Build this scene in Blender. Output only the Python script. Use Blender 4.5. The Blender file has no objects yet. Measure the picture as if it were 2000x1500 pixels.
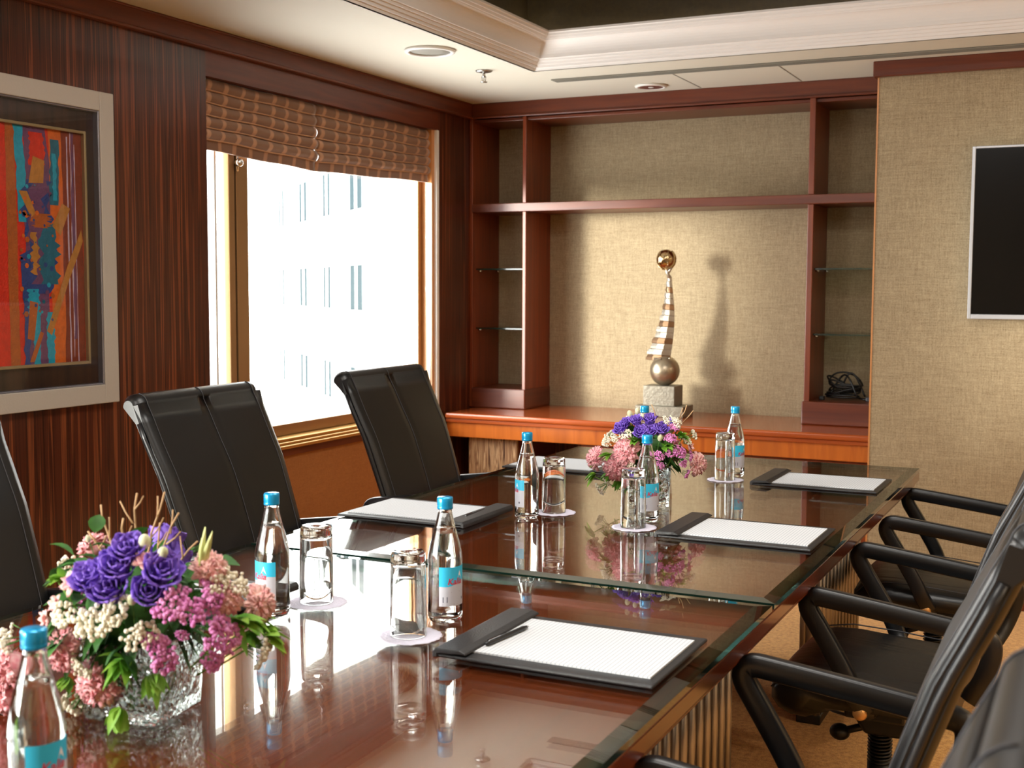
import bpy, bmesh, math, random
from mathutils import Vector, Matrix

PI = math.pi
rnd = random.Random(7)
sc = bpy.context.scene
COL = sc.collection

# ------------------------------------------------------------------ camera
cam_d = bpy.data.cameras.new('camera')
cam = bpy.data.objects.new('camera', cam_d)
COL.objects.link(cam)
Rr = ((0.89959142, 0.03784069, -0.43509007), (0.43671512, -0.06905325, 0.89694568), (0.00389666, -0.99689505, -0.07864531))
cam.matrix_world = Matrix(((Rr[0][0], -Rr[0][1], -Rr[0][2], 0.0),
                           (Rr[1][0], -Rr[1][1], -Rr[1][2], 0.0),
                           (Rr[2][0], -Rr[2][1], -Rr[2][2], 1.39),
                           (0, 0, 0, 1)))
cam_d.sensor_width = 36.0
cam_d.lens = 2403.0 / 2000.0 * 36.0
cam_d.clip_start = 0.05
cam_d.dof.use_dof = True
cam_d.dof.focus_distance = 3.2
cam_d.dof.aperture_fstop = 7.0
sc.camera = cam

# ------------------------------------------------------------------ world, light, exposure
world = bpy.data.worlds.new('sky')
sc.world = world
world.use_nodes = True
bg = world.node_tree.nodes['Background']
bg.inputs[0].default_value = (1.0, 0.985, 0.965, 1)
bg.inputs[1].default_value = 6.5
sc.view_settings.view_transform = 'Standard'
sc.view_settings.look = 'None'
sc.view_settings.exposure = 1.0
sc.view_settings.gamma = 1.0
sc.view_settings.use_curve_mapping = False
cy = sc.cycles
cy.max_bounces = 14
cy.diffuse_bounces = 4
cy.glossy_bounces = 5
cy.transmission_bounces = 12
cy.transparent_max_bounces = 16
cy.caustics_reflective = False
cy.caustics_refractive = True
cy.sample_clamp_indirect = 5.0
cy.blur_glossy = 0.5

sun_d = bpy.data.lights.new('hazy_sun', 'SUN')
sun_d.energy = 3.0
sun_d.angle = math.radians(11)
sun_d.color = (1.0, 0.95, 0.86)
sun = bpy.data.objects.new('hazy_sun', sun_d)
COL.objects.link(sun)
sun.rotation_euler = Vector((0.56, 0.83, -0.050)).to_track_quat('-Z', 'Y').to_euler()

def area_light(name, loc, rot, sx, sy, power, col=(1, 1, 1), portal=False, shape='RECTANGLE'):
    l = bpy.data.lights.new(name, 'AREA')
    l.shape = shape
    l.size = sx
    l.size_y = sy
    l.energy = power
    l.color = col
    o = bpy.data.objects.new(name, l)
    o.location = loc
    o.rotation_euler = rot
    COL.objects.link(o)
    if portal:
        l.cycles.is_portal = True
    return o

# daylight enters by the left window and an unseen one added for brightness
area_light('window_portal', (-3.34, 4.775, 1.45), (0, -PI / 2, 0), 1.5, 1.85, 0, portal=True)
area_light('window_portal', (-3.34, -0.55, 1.45), (0, -PI / 2, 0), 1.5, 4.1, 0, portal=True)
area_light('tray_fill', (-0.9, 2.9, 2.83), (0, 0, 0), 1.2, 0.9, 20, (1, .95, .88))  # fill lights added over the table, no fitting there
area_light('tray_fill', (-0.9, 0.9, 2.83), (0, 0, 0), 1.2, 0.9, 20, (1, .95, .88))
CEIL_FILLS = [(1.9, 4.6, 10), (1.9, 2.6, 10), (1.9, 0.6, 10), (1.9, -1.6, 10)]  # unseen ceiling fill lights, added to brighten the room

# ------------------------------------------------------------------ helpers
def lin(r, g, b):
    f = lambda c: (c / 255.0 / 12.92) if c / 255.0 <= 0.04045 else ((c / 255.0 + 0.055) / 1.055) ** 2.4
    return (f(r), f(g), f(b), 1.0)

def new_mat(name):
    m = bpy.data.materials.new(name)
    m.use_nodes = True
    nt = m.node_tree
    nt.nodes.clear()
    out = nt.nodes.new('ShaderNodeOutputMaterial')
    return m, nt, out

def N(nt, t, **kw):
    n = nt.nodes.new('ShaderNode' + t)
    for k, v in kw.items():
        if k.startswith('i_'):
            n.inputs[k[2:].replace('_', ' ')].default_value = v
        else:
            setattr(n, k, v)
    return n

def L(nt, a, b):
    nt.links.new(a, b)

def ramp(nt, stops, interp='LINEAR'):
    r = nt.nodes.new('ShaderNodeValToRGB')
    r.color_ramp.interpolation = interp
    e = r.color_ramp.elements
    while len(e) < len(stops):
        e.new(0.5)
    for i, (p, c) in enumerate(stops):
        e[i].position = p
        e[i].color = c
    return r

def plain(name, col, rough=0.5, metal=0.0, coat=0.0, spec=0.5, bump=None, sheen=0.0, var=0.0, emis=None, sss=0.0):
    m, nt, out = new_mat(name)
    p = N(nt, 'BsdfPrincipled')
    p.inputs['Base Color'].default_value = col
    p.inputs['Roughness'].default_value = rough
    p.inputs['Metallic'].default_value = metal
    p.inputs['Coat Weight'].default_value = coat
    p.inputs['Coat Roughness'].default_value = 0.08
    p.inputs['Specular IOR Level'].default_value = spec
    p.inputs['Sheen Weight'].default_value = sheen
    if sss:
        p.inputs['Subsurface Weight'].default_value = sss
        p.inputs['Subsurface Scale'].default_value = 0.01
    if emis:
        p.inputs['Emission Color'].default_value = emis[0]
        p.inputs['Emission Strength'].default_value = emis[1]
    tc = N(nt, 'TexCoord')
    if var:
        no = N(nt, 'TexNoise')
        no.inputs['Scale'].default_value = 40.0
        L(nt, tc.outputs['Object'], no.inputs['Vector'])
        mx = N(nt, 'MixRGB', blend_type='MULTIPLY')
        mx.inputs['Fac'].default_value = var
        mx.inputs['Color1'].default_value = col
        L(nt, no.outputs['Color'], mx.inputs['Color2'])
        hs = N(nt, 'HueSaturation')
        hs.inputs['Saturation'].default_value = 0.0
        hs.inputs['Value'].default_value = 1.9
        L(nt, no.outputs['Color'], hs.inputs['Color'])
        L(nt, hs.outputs[0], mx.inputs['Color2'])
        L(nt, mx.outputs[0], p.inputs['Base Color'])
    if bump:
        no = N(nt, 'TexNoise')
        no.inputs['Scale'].default_value = bump[0]
        no.inputs['Detail'].default_value = 4.0
        L(nt, tc.outputs['Object'], no.inputs['Vector'])
        b = N(nt, 'Bump')
        b.inputs['Strength'].default_value = bump[1]
        b.inputs['Distance'].default_value = 0.01
        L(nt, no.outputs[0], b.inputs['Height'])
        L(nt, b.outputs[0], p.inputs['Normal'])
    L(nt, p.outputs[0], out.inputs[0])
    return m

def wood(name, stops, scale, rough=0.3, coat=0.3, detail=4.0, dist=0.4):
    """veneer: noise squeezed across the grain; scale is per axis"""
    m, nt, out = new_mat(name)
    tc = N(nt, 'TexCoord')
    mp = N(nt, 'Mapping')
    mp.inputs['Scale'].default_value = scale
    L(nt, tc.outputs['Object'], mp.inputs['Vector'])
    no = N(nt, 'TexNoise')
    no.inputs['Scale'].default_value = 1.0
    no.inputs['Detail'].default_value = detail
    no.inputs['Distortion'].default_value = dist
    L(nt, mp.outputs[0], no.inputs['Vector'])
    r = ramp(nt, stops)
    L(nt, no.outputs[0], r.inputs[0])
    p = N(nt, 'BsdfPrincipled')
    p.inputs['Roughness'].default_value = rough
    p.inputs['Coat Weight'].default_value = coat
    p.inputs['Coat Roughness'].default_value = 0.1
    L(nt, r.outputs[0], p.inputs['Base Color'])
    L(nt, p.outputs[0], out.inputs[0])
    return m

def cloth_mat(name, c1, c2, sc_=1.0, axis='X'):
    """coarse grasscloth: threads along and across"""
    m, nt, out = new_mat(name)
    tc = N(nt, 'TexCoord')
    fs = []
    for s in ((14, 14, 520), (520, 520, 22), (160, 160, 200)):
        mp = N(nt, 'Mapping')
        mp.inputs['Scale'].default_value = tuple(v * sc_ for v in s)
        L(nt, tc.outputs['Object'], mp.inputs['Vector'])
        no = N(nt, 'TexNoise')
        no.inputs['Scale'].default_value = 1.0
        no.inputs['Detail'].default_value = 3.0
        L(nt, mp.outputs[0], no.inputs['Vector'])
        fs.append(no)
    a = N(nt, 'Math', operation='ADD')
    L(nt, fs[0].outputs[0], a.inputs[0])
    L(nt, fs[1].outputs[0], a.inputs[1])
    b = N(nt, 'Math', operation='ADD')
    L(nt, a.outputs[0], b.inputs[0])
    L(nt, fs[2].outputs[0], b.inputs[1])
    c = N(nt, 'Math', operation='MULTIPLY')
    c.inputs[1].default_value = 0.3333
    L(nt, b.outputs[0], c.inputs[0])
    r = ramp(nt, [(0.38, c1), (0.62, c2)])
    L(nt, c.outputs[0], r.inputs[0])
    p = N(nt, 'BsdfPrincipled')
    p.inputs['Roughness'].default_value = 0.85
    L(nt, r.outputs[0], p.inputs['Base Color'])
    bp = N(nt, 'Bump')
    bp.inputs['Strength'].default_value = 0.35
    bp.inputs['Distance'].default_value = 0.002
    L(nt, c.outputs[0], bp.inputs['Height'])
    L(nt, bp.outputs[0], p.inputs['Normal'])
    L(nt, p.outputs[0], out.inputs[0])
    return m

def sheet_glass(name, tint, refl_ior=1.5, rough=0.0):
    """pane: clear with a Fresnel reflection, light passes"""
    m, nt, out = new_mat(name)
    tr = N(nt, 'BsdfTransparent')
    tr.inputs[0].default_value = tint
    gl = N(nt, 'BsdfGlossy')
    gl.inputs['Roughness'].default_value = rough
    f0 = ((refl_ior - 1) / (refl_ior + 1)) ** 2
    lw = N(nt, 'LayerWeight')
    lw.inputs[0].default_value = 0.5
    pw = N(nt, 'Math', operation='POWER')
    pw.inputs[1].default_value = 5.0
    L(nt, lw.outputs['Facing'], pw.inputs[0])
    ma = N(nt, 'Math', operation='MULTIPLY_ADD')
    ma.inputs[1].default_value = 1 - f0
    ma.inputs[2].default_value = f0
    L(nt, pw.outputs[0], ma.inputs[0])
    mx = N(nt, 'MixShader')
    L(nt, ma.outputs[0], mx.inputs[0])
    L(nt, tr.outputs[0], mx.inputs[1])
    L(nt, gl.outputs[0], mx.inputs[2])
    L(nt, mx.outputs[0], out.inputs[0])
    return m

def glass(name, col=(1, 1, 1, 1), ior=1.45, rough=0.0, bump=None):
    m, nt, out = new_mat(name)
    g = N(nt, 'BsdfGlass')
    g.inputs['Color'].default_value = col
    g.inputs['IOR'].default_value = ior
    g.inputs['Roughness'].default_value = rough
    if bump:
        tc = N(nt, 'TexCoord')
        v = N(nt, 'TexVoronoi')
        v.inputs['Scale'].default_value = bump[0]
        L(nt, tc.outputs['Object'], v.inputs['Vector'])
        b = N(nt, 'Bump')
        b.inputs['Strength'].default_value = bump[1]
        b.inputs['Distance'].default_value = 0.004
        L(nt, v.outputs['Distance'], b.inputs['Height'])
        L(nt, b.outputs[0], g.inputs['Normal'])
    L(nt, g.outputs[0], out.inputs[0])
    return m

class MB:
    """collects geometry, then links it as one mesh object"""
    def __init__(self):
        self.v, self.f, self.mi, self.sm = [], [], [], []
    def add(self, vs, fs, mi=0, smooth=False):
        b = len(self.v)
        self.v += [tuple(p) for p in vs]
        for f in fs:
            self.f.append([b + i for i in f])
            self.mi.append(mi)
            self.sm.append(smooth)
        return self
    def box(self, x0, x1, y0, y1, z0, z1, mi=0, M=None):
        vs = [Vector((x, y, z)) for z in (z0, z1) for y in (y0, y1) for x in (x0, x1)]
        if M is not None:
            vs = [M @ p for p in vs]
        return self.add(vs, [(0, 2, 3, 1), (4, 5, 7, 6), (0, 1, 5, 4), (2, 6, 7, 3), (0, 4, 6, 2), (1, 3, 7, 5)], mi)
    def lathe(self, prof, n=32, mi=0, M=None, closed=False, smooth=True):
        vs, fs = [], []
        k = len(prof)
        for i in range(n):
            a = 2 * PI * i / n
            for r, z in prof:
                p = Vector((r * math.cos(a), r * math.sin(a), z))
                vs.append(M @ p if M is not None else p)
        for i in range(n):
            j = (i + 1) % n
            for q in range(k if closed else k - 1):
                w = (q + 1) % k
                fs.append((i * k + q, j * k + q, j * k + w, i * k + w))
        self.add(vs, fs, mi, smooth)
        if not closed:
            b = [i * k for i in range(n)]
            t = [i * k + k - 1 for i in range(n)]
            base = len(self.v) - len(vs)
            if prof[0][0] > 1e-5:
                self.f.append([base + i for i in reversed(b)]); self.mi.append(mi); self.sm.append(False)
            if prof[-1][0] > 1e-5:
                self.f.append([base + i for i in t]); self.mi.append(mi); self.sm.append(False)
        return self
    def tube(self, pts, r, n=8, mi=0, sy=None, up=(0, 0, 1), closed=False, smooth=True, square=False):
        """tube along points; r number or list; sy = second radius"""
        pts = [Vector(p) for p in pts]
        k = len(pts)
        vs, fs = [], []
        for i, p in enumerate(pts):
            if closed:
                d = pts[(i + 1) % k] - pts[i - 1]
            else:
                d = pts[min(i + 1, k - 1)] - pts[max(i - 1, 0)]
            d.normalize()
            u = Vector(up)
            s = d.cross(u)
            if s.length < 1e-3:
                s = d.cross(Vector((1, 0, 0.01)))
            s.normalize()
            w = s.cross(d).normalized()
            rr = r[i] if isinstance(r, (list, tuple)) else r
            r2 = rr if sy is None else (sy[i] if isinstance(sy, (list, tuple)) else sy)
            for q in range(n):
                a = 2 * PI * (q + 0.5) / n
                ca, sa = math.cos(a), math.sin(a)
                if square:
                    e = 0.38
                    ca = math.copysign(abs(ca) ** e, ca)
                    sa = math.copysign(abs(sa) ** e, sa)
                vs.append(p + s * (rr * ca) + w * (r2 * sa))
        for i in range(k if closed else k - 1):
            j = (i + 1) % k
            for q in range(n):
                t = (q + 1) % n
                fs.append((i * n + q, i * n + t, j * n + t, j * n + q))
        if not closed:
            fs.append(tuple(reversed(range(n))))
            fs.append(tuple((k - 1) * n + q for q in range(n)))
        return self.add(vs, fs, mi, smooth)
    def ball(self, c, r, n=12, m=8, mi=0, sc_=(1, 1, 1), M=None):
        prof = [(r * math.sin(PI * i / m) + (1e-6), -r * math.cos(PI * i / m)) for i in range(m + 1)]
        T = Matrix.Translation(c) @ (M if M is not None else Matrix.Identity(4)) @ Matrix.Diagonal((*sc_, 1))
        return self.lathe(prof, n, mi, T)
    def prism(self, pts, axis, a, b, mi=0, smooth=False, M=None):
        """polygon given in the two other axes, pulled along axis from a to b"""
        def P(u, v, t):
            p = {'X': (t, u, v), 'Y': (u, t, v), 'Z': (u, v, t)}[axis]
            return M @ Vector(p) if M is not None else Vector(p)
        k = len(pts)
        vs = [P(u, v, a) for u, v in pts] + [P(u, v, b) for u, v in pts]
        fs = [(i, (i + 1) % k, k + (i + 1) % k, k + i) for i in range(k)]
        self.add(vs, fs, mi, smooth)
        base = len(self.v) - len(vs)
        self.f += [[base + i for i in range(k)][::-1], [base + k + i for i in range(k)]]
        self.mi += [mi, mi]
        self.sm += [False, False]
        return self
    def grid(self, fn, nu, nv, mi=0, smooth=True):
        vs = [fn(i / nu, j / nv) for i in range(nu + 1) for j in range(nv + 1)]
        fs = [(i * (nv + 1) + j, (i + 1) * (nv + 1) + j, (i + 1) * (nv + 1) + j + 1, i * (nv + 1) + j + 1) for i in range(nu) for j in range(nv)]
        return self.add(vs, fs, mi, smooth)
    def build(self, name, mats, parent=None, bevel=0.0, seg=2, auto=None, solid=0.0, sub=0, fix=True):
        me = bpy.data.meshes.new(name)
        me.from_pydata(self.v, [], self.f)
        if not isinstance(mats, (list, tuple)):
            mats = [mats]
        for m in mats:
            me.materials.append(m)
        me.polygons.foreach_set('material_index', self.mi)
        me.polygons.foreach_set('use_smooth', self.sm)
        if fix:
            bm = bmesh.new()
            bm.from_mesh(me)
            bmesh.ops.recalc_face_normals(bm, faces=bm.faces)
            bm.to_mesh(me)
            bm.free()
        me.update()
        o = bpy.data.objects.new(name, me)
        COL.objects.link(o)
        if parent is not None:
            o.parent = parent
        if bevel:
            b = o.modifiers.new('bevel', 'BEVEL')
            b.width = bevel
            b.segments = seg
            b.limit_method = 'ANGLE'
            b.angle_limit = 0.6
        if solid:
            s = o.modifiers.new('solid', 'SOLIDIFY')
            s.thickness = solid
            s.offset = 0
        if sub:
            s = o.modifiers.new('sub', 'SUBSURF')
            s.levels = sub
            s.render_levels = sub
        return o

def smooth_path(pts, it=2):
    pts = [Vector(p) for p in pts]
    for _ in range(it):
        q = [pts[0]]
        for a, b in zip(pts[:-1], pts[1:]):
            q += [a * 0.75 + b * 0.25, a * 0.25 + b * 0.75]
        q.append(pts[-1])
        pts = q
    return pts

def thing(name, label, cat, loc=(0, 0, 0), rotz=0.0, group=None):
    o = bpy.data.objects.new(name, None)
    COL.objects.link(o)
    o.empty_display_size = 0.1
    o.location = loc
    o.rotation_euler = (0, 0, rotz)
    o['label'] = label
    o['category'] = cat
    if group:
        o['group'] = group
    return o

def tag(o, label, cat, group=None, kind=None):
    o['label'] = label
    o['category'] = cat
    if group:
        o['group'] = group
    if kind:
        o['kind'] = kind
    return o

def struct(name, mb, m, **kw):
    o = mb.build(name, m, **kw)
    o['kind'] = 'structure'
    return o

def kids(o):
    return [c for c in bpy.data.objects if c.parent == o]

def copy_tree(o, parent=None):
    c = o.copy()
    COL.objects.link(c)
    c.parent = parent
    for ch in kids(o):
        copy_tree(ch, c)
    return c

def dup(root, loc, rotz, label, group=None):
    c = copy_tree(root)
    c.location = loc
    c.rotation_euler = (0, 0, rotz)
    c['label'] = label
    if group:
        c['group'] = group
    return c

# ------------------------------------------------------------------ materials
M = {}
M['ceiling'] = plain('ceiling_paint', lin(218, 214, 200), 0.8)
M['mould'] = plain('moulding_paint', lin(236, 233, 230), 0.55)
M['tray'] = plain('dark_bronze_leaf', lin(58, 46, 24), 0.45, bump=(9, 0.5), var=0.7)
M['veneer'] = wood('zebrano_veneer', [(0.30, lin(40, 14, 7)), (0.45, lin(86, 38, 20)), (0.53, lin(52, 20, 10)), (0.60, lin(134, 70, 38)), (0.68, lin(66, 27, 14))], (55, 55, 0.7), 0.3, 0.25, detail=3)
M['cherry'] = wood('cherry_trim', [(0.3, lin(86, 34, 15)), (0.7, lin(112, 50, 22))], (3, 3, 40), 0.38, 0.12)
M['cherry_v'] = wood('cherry_upright', [(0.3, lin(106, 44, 19)), (0.7, lin(138, 62, 27))], (40, 40, 2), 0.36, 0.15)
M['cherry_c'] = wood('cherry_counter', [(0.3, lin(150, 66, 28)), (0.7, lin(182, 90, 42))], (2, 40, 40), 0.22, 0.5)
M['apron'] = wood('honey_apron', [(0.3, lin(172, 88, 28)), (0.55, lin(196, 106, 38)), (0.7, lin(160, 76, 26))], (14, 14, 1.5), 0.3, 0.3)
M['zebra'] = wood('striped_panel', [(0.36, lin(84, 52, 34)), (0.48, lin(196, 160, 120)), (0.58, lin(118, 78, 50)), (0.66, lin(205, 172, 132))], (60, 60, 3), 0.4, 0.1, dist=1.0)
M['cloth'] = cloth_mat('grasscloth', lin(138, 120, 92), lin(184, 166, 134))
M['cloth_o'] = cloth_mat('amber_wallcloth', lin(150, 92, 44), lin(176, 112, 58))
M['frame_al'] = plain('bronze_aluminium', lin(168, 132, 92), 0.35, metal=0.6)
M['jamb'] = plain('honey_jamb', lin(206, 140, 82), 0.35, coat=0.2)
M['gold'] = plain('brass_ledge', lin(206, 160, 88), 0.3, metal=0.7)
M['white'] = plain('white_paint', lin(235, 235, 232), 0.4)
M['pane'] = sheet_glass('window_pane', (0.97, 0.985, 0.98, 1), 1.45)
M['black'] = plain('black_plastic', lin(20, 20, 22), 0.38)
M['slot'] = plain('grey_grille', lin(140, 138, 128), 0.5)
M['steel'] = plain('brushed_steel', lin(190, 190, 188), 0.28, metal=1.0)
M['chrome'] = plain('chrome', lin(225, 225, 225), 0.08, metal=1.0)
M['brass'] = plain('brass', lin(190, 140, 80), 0.25, metal=1.0)
M['leather'] = None
M['paper'] = None

# ================================================================== THE ROOM
XL, XR, YB, YF, ZC = -3.2, 2.3, 6.38, -3.0, 2.386
def carpet_mat():
    m, nt, out = new_mat('golden_carpet')
    tc = N(nt, 'TexCoord')
    n1 = N(nt, 'TexNoise'); n1.inputs['Scale'].default_value = 260; n1.inputs['Detail'].default_value = 3
    n2 = N(nt, 'TexNoise'); n2.inputs['Scale'].default_value = 60; n2.inputs['Detail'].default_value = 3
    L(nt, tc.outputs['Object'], n1.inputs['Vector']); L(nt, tc.outputs['Object'], n2.inputs['Vector'])
    a = N(nt, 'Math', operation='ADD'); L(nt, n1.outputs[0], a.inputs[0]); L(nt, n2.outputs[0], a.inputs[1])
    h = N(nt, 'Math', operation='MULTIPLY'); L(nt, a.outputs[0], h.inputs[0]); h.inputs[1].default_value = 0.5
    r = ramp(nt, [(0.38, lin(186, 124, 54)), (0.6, lin(232, 178, 100))]); L(nt, h.outputs[0], r.inputs[0])
    p = N(nt, 'BsdfPrincipled'); p.inputs['Roughness'].default_value = 0.95; p.inputs['Sheen Weight'].default_value = 0.2
    L(nt, r.outputs[0], p.inputs['Base Color'])
    b = N(nt, 'Bump'); b.inputs['Strength'].default_value = 0.6; b.inputs['Distance'].default_value = 0.006
    L(nt, h.outputs[0], b.inputs['Height']); L(nt, b.outputs[0], p.inputs['Normal']); L(nt, p.outputs[0], out.inputs[0])
    return m
struct('floor', MB().box(XL - .2, XR + .2, YF - .2, YB + .2, -.1, 0), carpet_mat())

# ceiling with the raised tray
TX0, TX1, TY0, TY1 = -2.44, 1.5, -1.2, 5.257
c = MB()
c.box(XL - .2, TX0, YF - .2, YB + .2, ZC, ZC + .05)
c.box(TX1, XR + .2, YF - .2, YB + .2, ZC, ZC + .05)
c.box(TX0, TX1, TY1, YB + .2, ZC, ZC + .05)
c.box(TX0, TX1, YF - .2, TY0, ZC, ZC + .05)
struct('ceiling', c, M['ceiling'])
# moulding profile: d into the tray, h up
PR = [(0, 0), (.004, .012), (.012, .012), (.014, .024), (.022, .024), (.025, .036), (.034, .036), (.037, .046), (.046, .047)]
for i in range(9):
    a = PI / 2 * i / 8
    PR.append((.046 + .052 * (1 - math.cos(a)), .050 + .066 * math.sin(a)))
PR += [(.100, .121), (.106, .121), (.110, .131), (.118, .131), (.121, .140), (.128, .143), (.128, .150)]
back = [(.128, .40), (-.01, .40), (-.01, 0)]
def mould(name, pts_fn, a, b):
    prof = PR
    vs, fs = [], []
    for d, h in prof:
        vs.append(pts_fn(d, h, 0)); vs.append(pts_fn(d, h, 1))
    for i in range(len(prof) - 1):
        fs.append((2 * i, 2 * i + 1, 2 * i + 3, 2 * i + 2))
    m = MB(); m.add(vs, fs)
    # outer skin so that it has a body
    vs, fs = [], []
    for d, h in [PR[-1], (.128, .152), (-.012, .152), (-.012, .0), PR[0]]:
        vs.append(pts_fn(d, h, 0)); vs.append(pts_fn(d, h, 1))
    for i in range(4):
        fs.append((2 * i, 2 * i + 1, 2 * i + 3, 2 * i + 2))
    m.add(vs, fs)
    return struct(name, m, M['mould'])
mould('trim_1', lambda d, h, e: (TX0 + d, (TY0 + d) if e == 0 else (TY1 - d), ZC + h), 0, 1)
mould('trim_2', lambda d, h, e: ((TX0 + d) if e == 0 else (TX1 - d), TY1 - d, ZC + h), 0, 1)
mould('trim_3', lambda d, h, e: (TX1 - d, (TY0 + d) if e == 0 else (TY1 - d), ZC + h), 0, 1)
mould('trim_4', lambda d, h, e: ((TX0 + d) if e == 0 else (TX1 - d), TY0 + d, ZC + h), 0, 1)
t = MB()
q = .10
t.box(TX0 - q, TX1 + q, TY0 - q, TY1 + q, ZC + .48, ZC + .53)
t.box(TX0 - q, TX0 - q + .03, TY0 - q, TY1 + q, ZC + .15, ZC + .48)
t.box(TX1 + q - .03, TX1 + q, TY0 - q, TY1 + q, ZC + .15, ZC + .48)
t.box(TX0 - q, TX1 + q, TY1 + q - .03, TY1 + q, ZC + .15, ZC + .48)
t.box(TX0 - q, TX1 + q, TY0 - q, TY0 - q + .03, ZC + .15, ZC + .48)
struct('ceiling_tray', t, M['tray'])
# thin joints of the access panels
j = MB()
j.box(-1.885, -1.879, 5.58, 6.03, ZC - .0012, ZC + .001)
j.box(-1.385, -1.379, 5.58, 6.03, ZC - .0012, ZC + .001)
struct('trim_5', j, M['slot'])

# left wall: veneer panels, window opening y 3.855..5.70, z .70..2.205
WY0, WY1, WZ0, WZ1 = 3.855, 5.70, .755, 2.205
w = MB()
SY0, SY1 = -2.6, 1.5          # second window, out of view, added to brighten the room
w.box(XL - .15, XL, YF - .2, SY0, 0, ZC)
w.box(XL - .15, XL, SY1, WY0, 0, ZC)
w.box(XL - .15, XL, SY0, SY1, 0, WZ0)
w.box(XL - .15, XL, SY0, SY1, WZ1, ZC)
struct('wall_left', w, M['veneer'])
struct('wall_left_end', MB().box(XL - .15, XL, WY1, YB + .05, 0, ZC), M['veneer'])
struct('wall_left_header', MB().box(XL - .15, XL, WY0, WY1, WZ1, ZC), M['cherry'])
struct('wall_left_parapet', MB().box(XL - .15, XL - .002, WY0, WY1, 0, WZ0 - .05), M['cloth_o'])
k = MB()
k.box(XL - .002, XL + .012, WY0, WY1, .655, .690)
struct('trim_6', k, M['cherry'])
s = MB()
s.box(XL - .15, XL + .035, WY0, WY1, .690, .704)
s.box(XL - .15, XL + .020, WY0, WY1, .704, .716)
s.box(XL - .15, XL + .004, WY0, WY1, .716, .730)
struct('trim_7', s, M['gold'], bevel=.003)

# right-hand part of the far wall stands forward of the shelf recess
XT, YT = -.957, 5.68
struct('wall_back', MB().box(XL - .15, XT, YB, YB + .1, 0, ZC), M['cloth'])
struct('wall_back_right', MB().box(XT, XR + .2, YT, YB + .1, 0, ZC), M['cloth'])
struct('wall_right', MB().box(XR, XR + .15, YF, YT, 0, ZC), M['cloth'])
# wall behind the camera
struct('wall_front', MB().box(XL, XR, YF - .15, YF, 0, ZC), M['cloth'])

# timber cornices
def cornice(name, f):
    m = MB()
    f(m)
    return struct(name, m, M['cherry'], bevel=.004)
cornice('trim_8', lambda m: (m.box(XL, XL + .022, YF, 6.04, 2.312, ZC), m.box(XL, XL + .030, YF, 6.04, 2.303, 2.316), m.box(XL, XL + .028, YF, 6.04, ZC - .010, ZC)))
cornice('trim_9', lambda m: (m.box(XL, XT, 6.045, YB, 2.312, ZC), m.box(XL, XT, 6.037, 6.05, 2.303, 2.316)))
cornice('trim_10', lambda m: (m.box(XT - .022, XR, YT - .03, YT, 2.318, ZC), m.box(XT - .022, XT, YT, 6.05, 2.318, ZC)))
struct('baseboard_back', MB().box(XT, XR, YT - .015, YT, 0, .10), M['cherry'], bevel=.003)
struct('trim_11', MB().box(XT - .006, XT + .001, YT - .002, YT + .006, .10, 2.318), M['jamb'])

# ------------------------------------------------------------------ the window
win = thing('window_1', '', 'window', (XL - .10, 0, 0)); del win['label']; del win['category']; win['kind'] = 'structure'
fr = MB()
D0, D1 = -.03, .03
fr.box(D0, D1, WY0 - .0, WY1 - .05, WZ0 - .025, WZ0 + .025)      # bottom rail
fr.box(D0, D1, WY0, WY1 - .05, WZ1 - .05, WZ1 - .001)
fr.box(D0, D1, WY1 - .09, WY1 - .05, WZ0, WZ1 - .01)
fr.box(D0, D1, WY0, WY0 + .03, WZ0, WZ1 - .01)
fr.build('window_frame', M['frame_al'], win, bevel=.003)
mu = MB()
mu.box(-.03, .035, 4.068, 4.104, WZ0 + .025, WZ1 - .05)
mu.box(-.03, .035, 4.116, 4.192, WZ0 + .025, WZ1 - .05)
mu.build('mullion', M['frame_al'], win, bevel=.003)
MB().box(-.025, .02, 4.103, 4.117, WZ0 + .025, WZ1 - .05).build('mullion_gasket', M['black'], win)
MB().box(-.004, .004, WY0 + .03, 4.07, WZ0 + .02, WZ1 - .05).build('side_pane', M['pane'], win)
MB().box(-.004, .004, 4.19, WY1 - .09, WZ0 + .02, WZ1 - .05).build('main_pane', M['pane'], win)
MB().box(-.03, .01, 4.005, 4.019, WZ0 + .025, WZ1 - .05).build('glazing_bar', M['white'], win)
kn = MB().ball((.055, 4.11, 1.895), .018, 16, 10)
kn.tube([(.03, 4.11, 1.895), (.05, 4.11, 1.895)], .008, 10)
kn.tube([(.045, 4.11, 1.93), (.045, 4.11, 1.86)], .006, 8)
kn.build('window_catch', M['chrome'], win)
# reveal: honey timber jamb, white edge strip
struct('trim_12', MB().box(XL - .15, XL - .012, WY1 - .05, WY1, .70, WZ1), M['jamb'])
struct('trim_13', MB().box(XL - .012, XL + .003, WY1 - .020, WY1 + .003, .70, WZ1), M['white'])

w2 = thing('added_window_2', '', 'window', (XL - .10, 0, 0)); del w2['label']; del w2['category']; w2['kind'] = 'structure'
f2 = MB()
for y0, y1 in ((SY0, SY0 + .05), (-1.28, -1.22), (.10, .16), (SY1 - .05, SY1)):
    f2.box(-.03, .03, y0, y1, WZ0, WZ1)
f2.box(-.03, .03, SY0, SY1, WZ0, WZ0 + .05); f2.box(-.03, .03, SY0, SY1, WZ1 - .05, WZ1)
f2.build('window_frame', M['frame_al'], w2)
MB().box(-.004, .004, SY0, SY1, WZ0, WZ1).build('window_glass', M['pane'], w2)
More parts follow.
